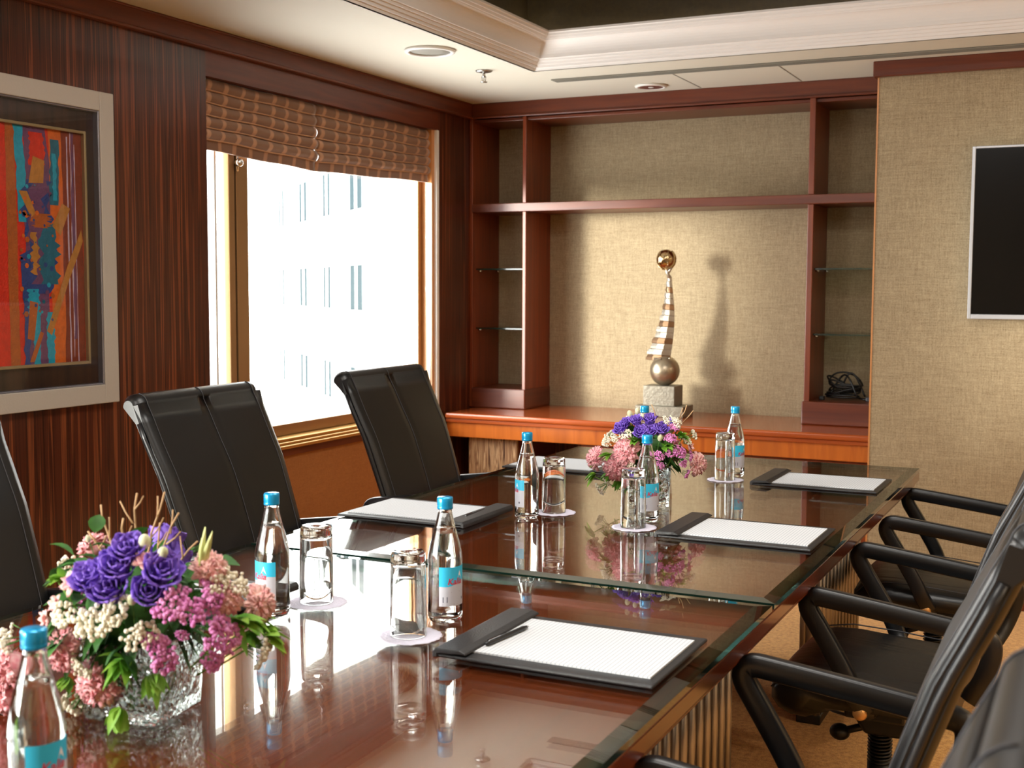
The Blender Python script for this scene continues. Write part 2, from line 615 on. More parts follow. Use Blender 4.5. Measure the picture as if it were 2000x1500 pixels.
# ------------------------------------------------------------------ roman blinds
def blind_mat():
    m, nt, out = new_mat('bronze_leaf_fabric')
    tc = N(nt, 'TexCoord')
    mp = N(nt, 'Mapping'); mp.inputs['Scale'].default_value = (1, 5, 4); mp.inputs['Rotation'].default_value = (0.25, 0, 0)
    L(nt, tc.outputs['Object'], mp.inputs['Vector'])
    v = N(nt, 'TexWave', bands_direction='Y'); v.inputs['Scale'].default_value = .62; v.inputs['Distortion'].default_value = 3.0
    v.inputs['Detail'].default_value = 1.0; v.inputs['Detail Scale'].default_value = 1.2
    L(nt, mp.outputs[0], v.inputs['Vector'])
    r = ramp(nt, [(0.80, lin(128, 88, 62)), (0.93, lin(186, 136, 100))]); L(nt, v.outputs[0], r.inputs[0])
    p = N(nt, 'BsdfPrincipled'); p.inputs['Roughness'].default_value = 0.55; p.inputs['Sheen Weight'].default_value = .4
    L(nt, r.outputs[0], p.inputs['Base Color'])
    tl = N(nt, 'BsdfTranslucent'); L(nt, r.outputs[0], tl.inputs[0])
    mx = N(nt, 'MixShader'); mx.inputs[0].default_value = .06
    L(nt, p.outputs[0], mx.inputs[1]); L(nt, tl.outputs[0], mx.inputs[2]); L(nt, mx.outputs[0], out.inputs[0])
    return m
BL = blind_mat()
def blind(y0, y1, zb0, zb1, label, dx=0.0):
    t = thing('roman_blind', label, 'blind', (XL - .050 + dx, (y0 + y1) / 2, 0), 0, 'roman blinds drawn up over the window')
    top = 2.203
    ys = 40
    # folded cloth: each fold bellies forward and tucks back
    prof = []
    nf = 5
    for k_ in range(nf):
        for s_ in range(8):
            u = s_ / 8
            prof.append((k_ + u, .010 + .024 * (math.sin(PI * u) ** .7) * (.6 + .1 * k_)))
    prof.append((nf, .012)); prof.append((nf + .75, .014)); prof.append((nf + .78, .008))
    tot = nf + .78
    def fn(a, b):
        k_ = a * (len(prof) - 1)
        i = min(int(k_), len(prof) - 2)
        f_ = k_ - i
        u = prof[i][0] * (1 - f_) + prof[i + 1][0] * f_
        x = prof[i][1] * (1 - f_) + prof[i + 1][1] * f_
        y = y0 + (y1 - y0) * b
        zb = zb0 + (zb1 - zb0) * b
        wv = .002 * math.sin(b * 11 + u)
        z = top + (zb - top) * u / tot + wv
        return (x + .0015 * math.sin(b * 23 + u * 3), y - t.location.y, z)
    m = MB(); m.grid(fn, len(prof) - 1, ys)
    m.build('folded_fabric', BL, t, solid=.0025, fix=False)
    m = MB(); m.box(-.012, .004, y0 + .005 - t.location.y, y1 - .005 - t.location.y, top - .02, top)
    m.build('head_rail', M['cherry'], t)
    for k_ in range(1, nf + 1):
        z0 = top + (zb0 - top) * (k_ - .06) / tot
        z1 = top + (zb1 - top) * (k_ - .06) / tot
        pts = [(.016 + .001 * k_, y0 + (y1 - y0) * b - t.location.y, z0 + (z1 - z0) * b + .002 * math.sin(b * 11 + k_)) for b in [i / 24 for i in range(25)]]
        MB().tube(pts, .0035, 6).build('batten_pocket', M['pocket'], t)
    return t
M['pocket'] = plain('pocket_fabric', lin(184, 132, 90), .5, sheen=.3, bump=(200, .2))
blind(WY0 + .006, 4.6325, 1.928, 1.905, 'brown leaf-patterned roman blind nearer the framed picture, hanging a little lower at its inner corner')
blind(4.634, 5.648, 1.905, 1.935, 'brown leaf-patterned roman blind at the shelf end of the window')
cd = MB()
cd.tube([(XL - .02, 5.655, 2.19), (XL - .018, 5.66, 1.6), (XL - .016, 5.652, 1.15), (XL - .02, 5.645, .86)], .0022, 6)
cd.tube([(XL - .02, 5.668, 2.19), (XL - .016, 5.675, 1.5), (XL - .018, 5.66, .90), (XL - .02, 5.645, .86)], .0022, 6)
o = cd.build('blind_cord', M['white'])
tag(o, 'looped white pull cord hanging beside the window jamb', 'cord')

# ------------------------------------------------------------------ outside
def facade_mat():
    m, nt, out = new_mat('white_concrete')
    tc = N(nt, 'TexCoord'); b = N(nt, 'TexBrick'); b.inputs['Scale'].default_value = .8
    b.inputs['Color1'].default_value = lin(240, 242, 242); b.inputs['Color2'].default_value = lin(232, 236, 236); b.inputs['Mortar'].default_value = lin(214, 218, 218)
    b.inputs['Mortar Size'].default_value = .01
    L(nt, tc.outputs['Object'], b.inputs['Vector'])
    p = N(nt, 'BsdfPrincipled'); p.inputs['Roughness'].default_value = .9; L(nt, b.outputs[0], p.inputs['Base Color']); L(nt, p.outputs[0], out.inputs[0])
    return m
Dv = Vector((-.7313, .6821, 0)); P0 = Vector((-8.0855, 13.8067, 0)); Nv = Vector((.6821, .7313, 0))
bt = thing('apartment_building', 'white concrete building with rows of narrow windows seen through the window', 'building', P0, math.atan2(Dv.y, Dv.x))
MW = plain('grey_window_glass', lin(46, 56, 60), 1.0, spec=0)
# local x runs along the facade, local -y side... facade plane at y=0, body behind it
sgn = -1
rows = [(3.28, 2.56), (1.72, 1.02), (.14, -.48), (4.86, 4.14), (-1.42, -2.06)]
cols = [(7.6, 6.82), (5.58, 4.93), (3.66, 2.78), (1.70, 1.50), (9.7, 9.0), (11.8, 11.1)]
wl = MB()
xs = sorted(set([-3, 14] + [a for c_ in cols for a in c_]))
zs = sorted(set([-9, 7.5] + [a for r_ in rows for a in r_]))
for i in range(len(xs) - 1):
    for k_ in range(len(zs) - 1):
        hole = any(abs(xs[i] - c_[1]) < 1e-6 for c_ in cols) and any(abs(zs[k_] - r_[1]) < 1e-6 for r_ in rows)
        if not hole:
            wl.box(xs[i], xs[i + 1], 0, sgn * .25, zs[k_], zs[k_ + 1])
wl.box(-3, 14, sgn * .3, sgn * 6, -9, 7.5)
wl.build('facade', facade_mat(), bt)
for r_ in rows:
    for c_ in cols:
        f_ = MB()
        f_.box(c_[1], c_[0], sgn * .02, sgn * .22, r_[1], r_[0])
        wo = f_.build('window', MW, bt)
        MB().box((c_[0] + c_[1]) / 2 - .03, (c_[0] + c_[1]) / 2 + .03, sgn * .0, sgn * .019, r_[1], r_[0]).build('window_bar', M['white'], wo)
for x_ in (8.4, 6.25, 4.4, 2.2):
    MB().box(x_ - .09, x_ + .09, -sgn * .012, 0, -9, 7.5).build('pilaster', M['white'], bt)
MB().box(-.9, .55, -sgn * .5, 0, -9, 7.5).build('stair_tower', plain('speckled_render', lin(214, 216, 218), .9, bump=(3, .4), var=.5), bt)

# ------------------------------------------------------------------ ceiling fittings
t = thing('ceiling_speaker', 'round white ceiling speaker with a grey grille beside the tray', 'speaker', (-2.627, 4.609, ZC))
MB().lathe([(.088, -.001), (.088, -.010), (.095, -.013), (.107, -.010), (.110, -.001)], 40, closed=True).build('rim', M['white'], t)
MB().lathe([(.0001, -.006), (.05, -.006), (.088, -.004), (.088, -.0005)], 40).build('grille', M['slot'], t)
t = thing('sprinkler', 'small chrome fire sprinkler hanging from the ceiling', 'sprinkler', (-2.646, 5.144, ZC))
MB().lathe([(.0001, -.001), (.040, -.001), (.036, -.006), (.012, -.010), (.0001, -.010)], 24).build('escutcheon', M['steel'], t)
b_ = MB()
b_.tube([(0, 0, -.008), (0, 0, -.030)], .007, 12)
b_.tube([(-.010, 0, -.028), (-.008, 0, -.05)], .002, 6); b_.tube([(.010, 0, -.028), (.008, 0, -.05)], .002, 6)
b_.tube([(0, 0, -.03), (0, 0, -.05)], .002, 6)
b_.tube([(-.011, 0, -.029), (.011, 0, -.029)], .003, 6)
b_.build('nozzle', M['steel'], t)
MB().lathe([(.0001, -.050), (.016, -.050), (.016, -.053), (.0001, -.054)], 16).build('deflector', M['steel'], t)
t = thing('ceiling_downlight', 'round chrome recessed downlight in the ceiling above the shelves', 'light', (-2.085, 5.86, ZC))
MB().lathe([(.062, -.001), (.060, -.010), (.070, -.012), (.079, -.008), (.080, -.001)], 36, closed=True).build('rim', M['white'], t)
MB().lathe([(.062, -.010), (.052, -.005), (.030, -.002), (.0001, -.0015)], 32).build('reflector', M['chrome'], t)
MB().ball((0, 0, -.006), .018, 16, 8, sc_=(1, 1, .4)).build('bulb', M['white'], t)
for lx, ly, pw in CEIL_FILLS:
    a_ = area_light('ceiling_fill', (lx, ly, ZC - .02), (0, 0, 0), .14, .14, pw, (1, .80, .58), shape='DISK')  # added fill, without any fitting
t = thing('air_slot_diffuser', 'long grey linear air slot running across the ceiling', 'vent', (-2.46, 5.522, ZC))
MB().box(0, 4.6, -.034, .034, -.002, -.0005).build('backing', plain('dark_slot', lin(70, 68, 62), .6), t)
g_ = MB()
for y_ in (-.034, -.013, .008, .028):
    g_.box(0, 4.6, y_, y_ + .009, -.006, -.001)
g_.build('blades', M['slot'], t)

# ================================================================== SHELF UNIT AND COUNTER
YU = 6.05
un = thing('wall_shelving', 'built-in cherry wood shelving framing the grasscloth recess above the counter', 'shelving', (-2.08, 6.2, .722))
def ub(x0, x1, y0, y1, z0, z1, name, m, bevel=.003):
    return MB().box(x0 + 2.08, x1 + 2.08, y0 - 6.2, y1 - 6.2, z0 - .722, z1 - .722).build(name, m, un, bevel=bevel)
ub(XL + .001, -3.180, YU, YB - .001, .723, 2.312, 'side_panel', M['cherry_v'])
ub(-2.878, -2.857, YU + .004, YB - .001, .723, 1.797, 'divider', M['cherry_v'])
ub(-2.878, -2.857, YU + .004, YB - .001, 1.843, 2.312, 'divider', M['cherry_v'])
ub(-1.342, -1.313, YU + .004, YB - .001, .723, 1.797, 'divider', M['cherry_v'])
ub(-1.342, -1.313, YU + .004, YB - .001, 1.843, 2.312, 'divider', M['cherry_v'])
ub(-3.180, XT - .001, YU - .006, YB - .001, 1.797, 1.843, 'long_shelf', M['cherry'])
ub(-3.180, XT - .001, YU + .02, YB - .001, 2.285, 2.303, 'top_panel', M['cherry'])
ub(-3.180, -2.852, YU - .012, YB - .002, .7225, .832, 'plinth_box', M['cherry'], .006)
ub(-1.347, XT - .001, YU - .02, YB - .002, .7225, .836, 'plinth_box', M['cherry'], .006)

def shelf_glass(x0, x1, z, label):
    t = thing('glass_shelf', label, 'glass shelf', ((x0 + x1) / 2, 6.22, z), 0, 'glass shelves in the shelving bays')
    hw = (x1 - x0) / 2 - .001
    m = MB(); m.box(-hw, hw, -.13, .155, -.004, .004); m.mi[2] = 1
    m.build('pane', [M['shelfglass'], M['glassedge']], t, fix=False)
    pg = MB()
    for a in (-1, 1):
        for y in (-.10, .12):
            pg.tube([(a * hw, y, -.009), (a * (hw - .018), y, -.009)], .005, 8)
    pg.build('support_peg', M['chrome'], t)
M['shelfglass'] = sheet_glass('shelf_glass', (.80, .90, .86, 1), 1.5)
def edge_mat():
    m, nt, out = new_mat('green_glass_edge')
    p = N(nt, 'BsdfPrincipled')
    p.inputs['Base Color'].default_value = lin(12, 44, 36)
    p.inputs['Roughness'].default_value = .12
    p.inputs['Coat Weight'].default_value = 1.0
    p.inputs['Transmission Weight'].default_value = .25
    L(nt, p.outputs[0], out.inputs[0])
    return m
M['glassedge'] = edge_mat()
shelf_glass(-3.180, -2.878, 1.487, 'upper glass shelf in the narrow left bay of the shelving')
shelf_glass(-3.180, -2.878, 1.160, 'lower glass shelf in the narrow left bay of the shelving')
shelf_glass(-1.313, XT, 1.484, 'upper glass shelf in the narrow right bay of the shelving')
shelf_glass(-1.313, XT, 1.163, 'lower glass shelf in the narrow right bay above the black cables')

ct = thing('counter', 'long built-in cherry counter with a honey-coloured apron under the shelving', 'counter', (-2.08, 6.0, 0))
def cb(x0, x1, y0, y1, z0, z1, name, m, bevel=.003, seg=2):
    return MB().box(x0 + 2.08, x1 + 2.08, y0 - 6, y1 - 6, z0, z1).build(name, m, ct, bevel=bevel, seg=seg)
cb(XL + .037, XT - .001, 5.700, YB - .001, .692, .722, 'countertop', M['cherry_c'], .010, 4)
cb(XL + .037, XT - .001, 5.712, 5.73, .672, .692, 'edge_moulding', M['cherry_c'], .004)
cb(XL + .037, XT - .001, 5.725, 5.745, .595, .675, 'apron', M['apron'])
cb(-3.06, -2.775, 5.78, 5.80, .0, .60, 'striped_door', M['zebra'])
cb(-3.06, -2.775, 5.80, 6.3, .0, .60, 'cabinet_body', M['cherry'])
cb(-2.42, -1.9, 5.80, 6.3, .0, .60, 'cabinet_body', M['cherry_v'])
cb(-1.9, XT - .001, 5.80, 5.82, .0, .60, 'modesty_panel', M['cherry_v'])
cb(-2.775, -2.42, 6.28, 6.3, .0, .60, 'recess_panel', M['veneer'])

# ------------------------------------------------------------------ sculpture
M['pewter'] = plain('pewter', lin(190, 182, 168), .38, metal=.9, bump=(30, .3))
M['pewter2'] = plain('dark_pewter_ball', lin(176, 162, 140), .34, metal=.85, bump=(8, .15))
M['stone'] = plain('brushed_grey_block', lin(138, 132, 118), .5, metal=.35, bump=(60, .3), var=.3)
st = thing('trophy_sculpture', 'tall metal sculpture of a stacked curved blade between two balls on stepped grey blocks', 'sculpture', (-2.075, 6.10, .7225))
MB().box(-.135, .125, -.075, .100, 0, .056).build('plinth', M['stone'], st, bevel=.003)
MB().box(-.095, .075, -.065, .075, .056, .160).build('block', M['stone'], st, bevel=.003)
MB().ball((.0, 0, .236), .078, 40, 24).build('lower_ball', M['pewter2'], st)
bl = MB()
segs = 15
zz0, zz1 = .285, .725
for i in range(segs):
    a, b = i / segs, (i + 1) / segs
    za, zb = zz0 + (zz1 - zz0) * a, zz0 + (zz1 - zz0) * b
    def spine(u):
        return .016 + .020 * math.sin(PI * min(1, u * 1.05)) + .004 * u
    def wd(u):
        return .122 * (1 - u) ** 1.1 + .022
    r0, r1 = spine(a) , spine(b)
    wA = wd(a) * (1.0 if i % 2 else .94)
    wB = wd(b) * (.97 if i % 2 else .90) + .004
    dA, dB = .040 * (1 - a) + .012, .040 * (1 - b) + .012
    pts = []
    for (z, r_, w_, d_) in ((za, r0, wA, dA), ((za + zb) / 2, (r0 + r1) / 2, (wA + wB) / 2 + .004, (dA + dB) / 2 + .002), (zb, r1, wB, dB)):
        xr, xl = r_ + .012, r_ + .012 - w_
        pts.append([(xr, 0, z), ((xr * 2 + xl) / 3, -d_ / 2, z + .003), ((xr + 2 * xl) / 3, -d_ / 2, z + .005), (xl, 0, z + .006), ((xr + 2 * xl) / 3, d_ / 2, z + .005), ((xr * 2 + xl) / 3, d_ / 2, z + .003)])
    vs = [p for ring in pts for p in ring]
    fs = []
    for k_ in range(2):
        for q in range(6):
            fs.append((k_ * 6 + q, k_ * 6 + (q + 1) % 6, k_ * 6 + 6 + (q + 1) % 6, k_ * 6 + 6 + q))
    fs += [tuple(range(6))[::-1], tuple(range(12, 18))]
    bl.add(vs, fs, 0 if i % 3 else 1)
bl.build('stacked_blade', [M['pewter'], plain('warm_pewter', lin(160, 128, 100), .3, metal=.9)], st, bevel=.002)
cap_ = MB()
for i in range(7):
    a = 2 * PI * i / 7
    cap_.prism([(.030 * math.cos(a) - .012, .030 * math.sin(a)), (.055 * math.cos(a + .35) - .012, .055 * math.sin(a + .35)), (.030 * math.cos(a + .7) - .012, .030 * math.sin(a + .7)), (-.012, 0)], 'Z', .285, .305)
cap_.build('jagged_collar', M['pewter'], st, bevel=.002)
nk = MB()
nk.tube([(.020, 0, .715), (.006, 0, .745), (.004, 0, .77)], [.010, .009, .014], 10)
nk.tube([(.012, 0, .745), (.025, 0, .765), (.030, 0, .79)], [.008, .008, .006], 8)
nk.build('neck', M['warm'] if 'warm' in M else M['pewter'], st)
hd = MB().ball((0, 0, .812), .052, 32, 20)
for i in range(6):
    a = i * 1.05
    hd.tube([(.052 * math.cos(a) * math.sin(s_), .052 * math.sin(a) * math.sin(s_), .812 - .053 * math.cos(s_)) for s_ in [.15 + k_ * .3 for k_ in range(9)]], .004, 6)
hd.build('upper_ball', plain('polished_bronze_ball', lin(196, 170, 128), .14, metal=1.0, bump=(22, .6)), st)

# ------------------------------------------------------------------ cables in the right bay
cc = MB()
for k_ in range(7):
    rr, cx_, cz_ = .06 + .012 * rnd.random(), -.02 + .02 * rnd.random(), .02 + .008 * k_
    tl = .25 + .18 * k_
    pts = [(cx_ + rr * 1.25 * math.cos(a), .6 * rr * math.sin(a) - .01, .012 + .010 * k_ + max(0, math.sin(a + k_)) * .035 * tl * 1.3 + .004) for a in [2 * PI * i / 28 for i in range(28)]]
    cc.tube(pts, .0045, 8, closed=True)
cc.tube([(-.08 + .14 * u, -.02 + .03 * math.sin(5 * u), .02 + .105 * math.sin(PI * u)) for u in [i / 20 for i in range(21)]], .005, 8)
cc.tube([(-.03 + .12 * u, -.01, .02 + .115 * math.sin(PI * u ** .8)) for u in [i / 20 for i in range(21)]], .005, 8)
cc.tube([(.06, 0, .012), (.09, -.03, .008), (.12, -.03, .012)], .0045, 8)
ca = thing('cable_coil', 'coiled black cables with plugs lying at the bottom of the right shelving bay', 'cables', (-1.16, 6.20, .8365))
cc.build('coil', M['black'], ca)
MB().box(.10, .145, -.05, -.02, .0, .022).build('plug', plain('grey_plug', lin(66, 68, 74), .4), ca, bevel=.004)
MB().box(-.125, -.10, -.06, -.035, .0, .020).build('plug', M['black'], ca, bevel=.004)

# ------------------------------------------------------------------ television
tv = thing('television', 'large wall-mounted black television with a thin silver bezel', 'television', (.09, YT, 1.627))
MB().box(-.635, .635, -.062, -.030, -.360, .360).build('casing', M['black'], tv, bevel=.006)
b_ = MB()
for a in ((-.642, -.628, -.366, .366), (.628, .642, -.366, .366)):
    b_.box(a[0], a[1], -.068, -.034, a[2], a[3])
b_.box(-.628, .628, -.068, -.034, -.366, -.346); b_.box(-.628, .628, -.068, -.034, .356, .366)
b_.build('bezel', plain('silver_bezel', lin(186, 188, 194), .3, metal=.4), tv, bevel=.002)
MB().box(-.628, .628, -.0655, -.06, -.346, .356).build('screen', plain('black_screen', lin(7, 6, 6), .18, spec=.2), tv)
MB().box(-.2, .2, -.03, -.0005, -.15, .15).build('wall_bracket', M['black'], tv)

# ------------------------------------------------------------------ framed picture
pc = thing('framed_picture', 'abstract orange, blue and gold painting in a wide silver frame on the veneer wall', 'picture', (XL, 2.70, 1.517))
pc_y1 = 3.322 - 2.70
HW = pc_y1; HZ = .540
def ring(hy, hz, w_, x0, x1, name, m, bevel=.003):
    r_ = MB()
    r_.box(x0, x1, -hy, -hy + w_, -hz, hz); r_.box(x0, x1, hy - w_, hy, -hz, hz)
    r_.box(x0, x1, -hy + w_, hy - w_, -hz, -hz + w_); r_.box(x0, x1, -hy + w_, hy - w_, hz - w_, hz)
    return r_.build(name, m, pc, bevel=bevel)
ring(HW, HZ, .066, .0005, .034, 'outer_frame', plain('champagne_frame', lin(186, 178, 168), .45, metal=.1, bump=(120, .1)))
ring(HW - .066, HZ - .066, .006, .0005, .030, 'frame_lip', plain('frame_lip_silver', lin(150, 150, 162), .3, metal=.7))
MB().box(.0006, .006, -HW + .07, HW - .07, -HZ + .07, HZ - .07).build('mat_board', wood('dark_mat', [(.3, lin(34, 20, 14)), (.7, lin(66, 42, 30))], (40, 40, .8), .35, .2), pc)
AY, AZ = .492, .388
ring(AY + .010, AZ + .010, .010, .006, .022, 'inner_frame', plain('gilt_inner_frame', lin(170, 150, 112), .35, metal=.5), .002)
# the painting: strips and patches of paint on a red-orange ground
cols_ = [lin(202, 40, 8), lin(168, 84, 24), lin(18, 148, 176), lin(104, 62, 96), lin(40, 62, 122), lin(176, 116, 44), lin(122, 44, 18), lin(206, 96, 22), lin(190, 170, 190), lin(24, 96, 118)]
pm = [plain('paint_%s' % n_, c_, .55, var=.45, bump=(140, .3)) for n_, c_ in zip(('red', 'ochre', 'cyan', 'mauve', 'navy', 'gold', 'rust', 'orange', 'lilac', 'teal'), cols_)]
art = MB()
lay = [0]
def A(a, b):       # a: 0..1 across the strip seen in the photo, b: 0..1 downwards
    return (AY - (1 - a) * .345, AZ - b * 2 * AZ)
def patch(mi, pts, depth=None):
    lay[0] += 1
    d = .0072 + lay[0] * .00006
    q = [A(*p) for p in pts]
    q = [(max(-AY, min(AY, y)), max(-AZ, min(AZ, z))) for y, z in q]
    art.add([(d, y, z) for y, z in q], [tuple(range(len(q)))], mi)
art.box(.006, .0072, -AY, AY, -AZ, AZ, 0)
def strip(mi, a0, a1, b0, b1, wob=.015, n=14, tilt=0.0):
    Lp, Rp = [], []
    for i in range(n + 1):
        b = b0 + (b1 - b0) * i / n
        o_ = tilt * i / n
        Lp.append((a0 + o_ + rnd.uniform(-wob, wob), b)); Rp.append((a1 + o_ + rnd.uniform(-wob, wob), b))
    for i in range(n):
        patch(mi, [Lp[i], Rp[i], Rp[i + 1], Lp[i + 1]]); lay[0] -= 1
    lay[0] += 1
strip(6, -1.2, -1.0, 0, 1); strip(7, -.9, -.65, 0, 1); strip(2, -.62, -.5, 0, .6); strip(3, -.5, -.3, 0, 1, .03)
strip(7, .58, .80, 0, 1, .01); strip(6, .74, 1.0, 0, 1, .01)
strip(8, .80, .815, .02, 1, .004); strip(8, .85, .86, 0, .98, .006); strip(8, .90, .908, .05, 1, .005); strip(3, .86, .89, .0, .9, .01)
strip(1, .06, .17, 0, 1, .006)
strip(3, .27, .56, 0, 1, .03)
strip(0, .34, .52, .02, .16, .02)
strip(2, .155, .26, 0, .40, .012, tilt=.05)
strip(9, .60, .71, .04, .32, .012, tilt=-.03)
strip(2, .62, .67, .10, .30, .01)
strip(4, .26, .60, .22, .70, .07, 18)
strip(3, .34, .52, .2, .66, .06)
strip(4, .22, .30, .56, 1, .02)
strip(9, .45, .66, .40, .66, .05)
strip(2, .28, .42, .68, .80, .02); strip(2, .34, .42, .78, 1, .01); strip(2, .50, .60, .78, 1, .015)
strip(1, .36, .56, .36, .42, .04); strip(5, .34, .42, .44, .62, .03)
patch(5, [(.38, .12), (.52, .135), (.50, .23), (.32, .235)])
patch(5, [(.20, .27), (.30, .27), (.40, .36), (.34, .38)])
patch(5, [(.73, .31), (.83, .33), (.70, .45), (.60, .41)])
patch(5, [(.97, .42), (.99, .47), (.80, .64), (.56, .88), (.50, .86), (.78, .58)])
patch(1, [(.30, .73), (.40, .74), (.34, .90), (.26, .89)])
patch(1, [(.42, .86), (.46, .87), (.34, .99), (.28, .99)])
for i in range(60):
    a, b = rnd.uniform(.20, .62), rnd.uniform(.22, .82)
    s_ = rnd.uniform(.008, .03)
    patch(rnd.choice([4, 4, 3, 1, 9, 7, 2]), [(a + s_ * math.cos(t_ * 1.05), b + .45 * s_ * math.sin(t_ * 1.05)) for t_ in range(6)])
    lay[0] -= 1
art.build('painting', pm, pc, fix=False)
MB().box(.0255, .0275, -HW + .067, HW - .067, -HZ + .067, HZ - .067).build('picture_glass', sheet_glass('picture_glass', (.97, .97, .97, 1), 1.3), pc)

# ================================================================== TABLE
M['tabletop'] = wood('mahogany_tabletop', [(.3, lin(106, 46, 22)), (.5, lin(130, 62, 32)), (.7, lin(114, 52, 26))], (26, 1.6, 26), .14, .6, dist=.8)
M['tabledge'] = wood('mahogany_edge', [(.3, lin(120, 52, 28)), (.7, lin(150, 70, 38))], (30, 2, 30), .25, .5)
TXA, TXB, TYA, TYS, TYB = -1.917, -.594, .25, 2.448, 4.578
tb = thing('conference_table', 'long mahogany conference table on fluted metal legs', 'table', ((TXA + TXB) / 2, 2.4, 0))
ox, oy = (TXA + TXB) / 2, 2.4
MB().box(TXA - ox, TXB - ox, TYA - oy, TYB - oy, .700, .735).build('tabletop', M['tabletop'], tb, bevel=.004, seg=3)
e_ = MB()
e_.box(TXA - ox + .012, TXB - ox - .012, TYA - oy + .012, TYB - oy - .012, .682, .700)
e_.build('under_edge', M['tabledge'], tb, bevel=.004)
for y_ in (1.75, 3.05):
    pass
def flute_mat():
    m, nt, out = new_mat('brushed_aluminium_flutes')
    p = N(nt, 'BsdfPrincipled'); p.inputs['Base Color'].default_value = lin(176, 168, 160); p.inputs['Metallic'].default_value = .85; p.inputs['Roughness'].default_value = .3
    L(nt, p.outputs[0], out.inputs[0])
    return m
FL = flute_mat()
DKW = plain('dark_flute_gap', lin(52, 36, 30), .4)
def pedestal(y0, y1):
    """a pair of fluted leg slabs, one near each long edge"""
    cyy0, cyy1 = y0 - oy, y1 - oy
    for xa, xb in ((-1.73, -1.66), (-.855, -.785)):
        x0, x1 = xa - ox, xb - ox
        MB().box(x0 + .010, x1 - .010, cyy0 + .01, cyy1 - .01, .02, .682).build('leg_core', DKW, tb)
        m = MB()
        n_ = int((cyy1 - cyy0) / .055)
        for i in range(n_ + 1):
            y_ = cyy0 + (cyy1 - cyy0) * i / n_
            for x_ in (x0 + .012, x1 - .012):
                m.tube([(x_, y_, .03), (x_, y_, .682)], .0125, 10)
        for y_ in (cyy0, cyy1):
            m.tube([((x0 + x1) / 2, y_, .03), ((x0 + x1) / 2, y_, .682)], .016, 10)
        m.build('fluted_leg', FL, tb)
        MB().box(x0 - .004, x1 + .004, cyy0 - .012, cyy1 + .012, 0, .03).build('leg_foot', M['black'], tb, bevel=.004)
    MB().box(-1.66 - ox, -.855 - ox, (cyy0 + cyy1) / 2 - .02, (cyy0 + cyy1) / 2 + .02, .60, .682).build('cross_beam', M['black'], tb, bevel=.003)
pedestal(1.85, 2.84)
pedestal(3.88, 4.53)

def table_glass(y0, y1, label, dark=False):
    t = thing('glass_tabletop', label, 'glass top', (ox, (y0 + y1) / 2, .7355), 0, 'clear glass tops laid on the table')
    hy = (y1 - y0) / 2
    hx = (TXB - TXA) / 2
    T_, Bv = .0145, .030
    def rect(ix, z):
        return [(-hx + ix, -hy + ix, z), (hx - ix, -hy + ix, z), (hx - ix, hy - ix, z), (-hx + ix, hy - ix, z)]
    vs = rect(0, 0) + rect(0, .0115) + rect(Bv, T_)
    fs = [(3, 2, 1, 0), (8, 9, 10, 11)]
    mi = [0, 0]
    m = MB()
    m.add(vs, [(3, 2, 1, 0), (8, 9, 10, 11)], 0)
    for a in (0, 4):
        for i in range(4):
            m.f.append([a + i, a + (i + 1) % 4, a + 4 + (i + 1) % 4, a + 4 + i]); m.mi.append(1 if a == 0 or (dark and i == 0) else 2); m.sm.append(False)  # far sheet's front bevel takes the edge colour as its dark reflection
    m.build('glass_sheet', [M['tableglass'], M['glassedge'], M['bevelglass']], t, fix=False)
    return t
M['tableglass'] = sheet_glass('table_glass', (.95, .965, .95, 1), 1.7)
M['bevelglass'] = sheet_glass('bevel_dark_reflection', (.26, .38, .31, 1), 1.62)  # green tint darkened to stand for a dark reflection on the bevels
table_glass(TYA, TYS - .010, 'clear glass top with slanted edges covering the nearer part of the table')
table_glass(TYS + .008, TYB, 'clear glass top with slanted edges covering the far part of the table', True)

# ================================================================== CHAIRS
def leather_mat(name, sc2, st2):
    m, nt, out = new_mat(name)
    tc = N(nt, 'TexCoord')
    n1 = N(nt, 'TexNoise'); n1.inputs['Scale'].default_value = 260; n1.inputs['Detail'].default_value = 2
    mp = N(nt, 'Mapping'); mp.inputs['Scale'].default_value = sc2; L(nt, tc.outputs['Object'], mp.inputs['Vector'])
    n2 = N(nt, 'TexNoise'); n2.inputs['Scale'].default_value = 1.0; n2.inputs['Detail'].default_value = 2; n2.inputs['Distortion'].default_value = .6
    L(nt, tc.outputs['Object'], n1.inputs['Vector']); L(nt, mp.outputs[0], n2.inputs['Vector'])
    b1 = N(nt, 'Bump'); b1.inputs['Strength'].default_value = .12; b1.inputs['Distance'].default_value = .001; L(nt, n1.outputs[0], b1.inputs['Height'])
    b2 = N(nt, 'Bump'); b2.inputs['Strength'].default_value = st2; b2.inputs['Distance'].default_value = .006; L(nt, n2.outputs[0], b2.inputs['Height']); L(nt, b1.outputs[0], b2.inputs['Normal'])
    p = N(nt, 'BsdfPrincipled'); p.inputs['Base Color'].default_value = lin(12, 12, 13); p.inputs['Roughness'].default_value = .37
    p.inputs['Specular IOR Level'].default_value = .55
    L(nt, b2.outputs[0], p.inputs['Normal']); L(nt, p.outputs[0], out.inputs[0])
    return m
M['leather'] = leather_mat('black_leather_seat', (2.2, 16, 5), .6)
M['leatherb'] = leather_mat('black_leather_back', (3, 3, 2.2), .12)
M['armblack'] = plain('satin_black_arm', lin(24, 24, 26), .34)
M['stitch'] = plain('grey_stitching', lin(62, 62, 66), .6)
M['bolt'] = plain('brass_bolt', lin(214, 160, 96), .3, metal=.6)

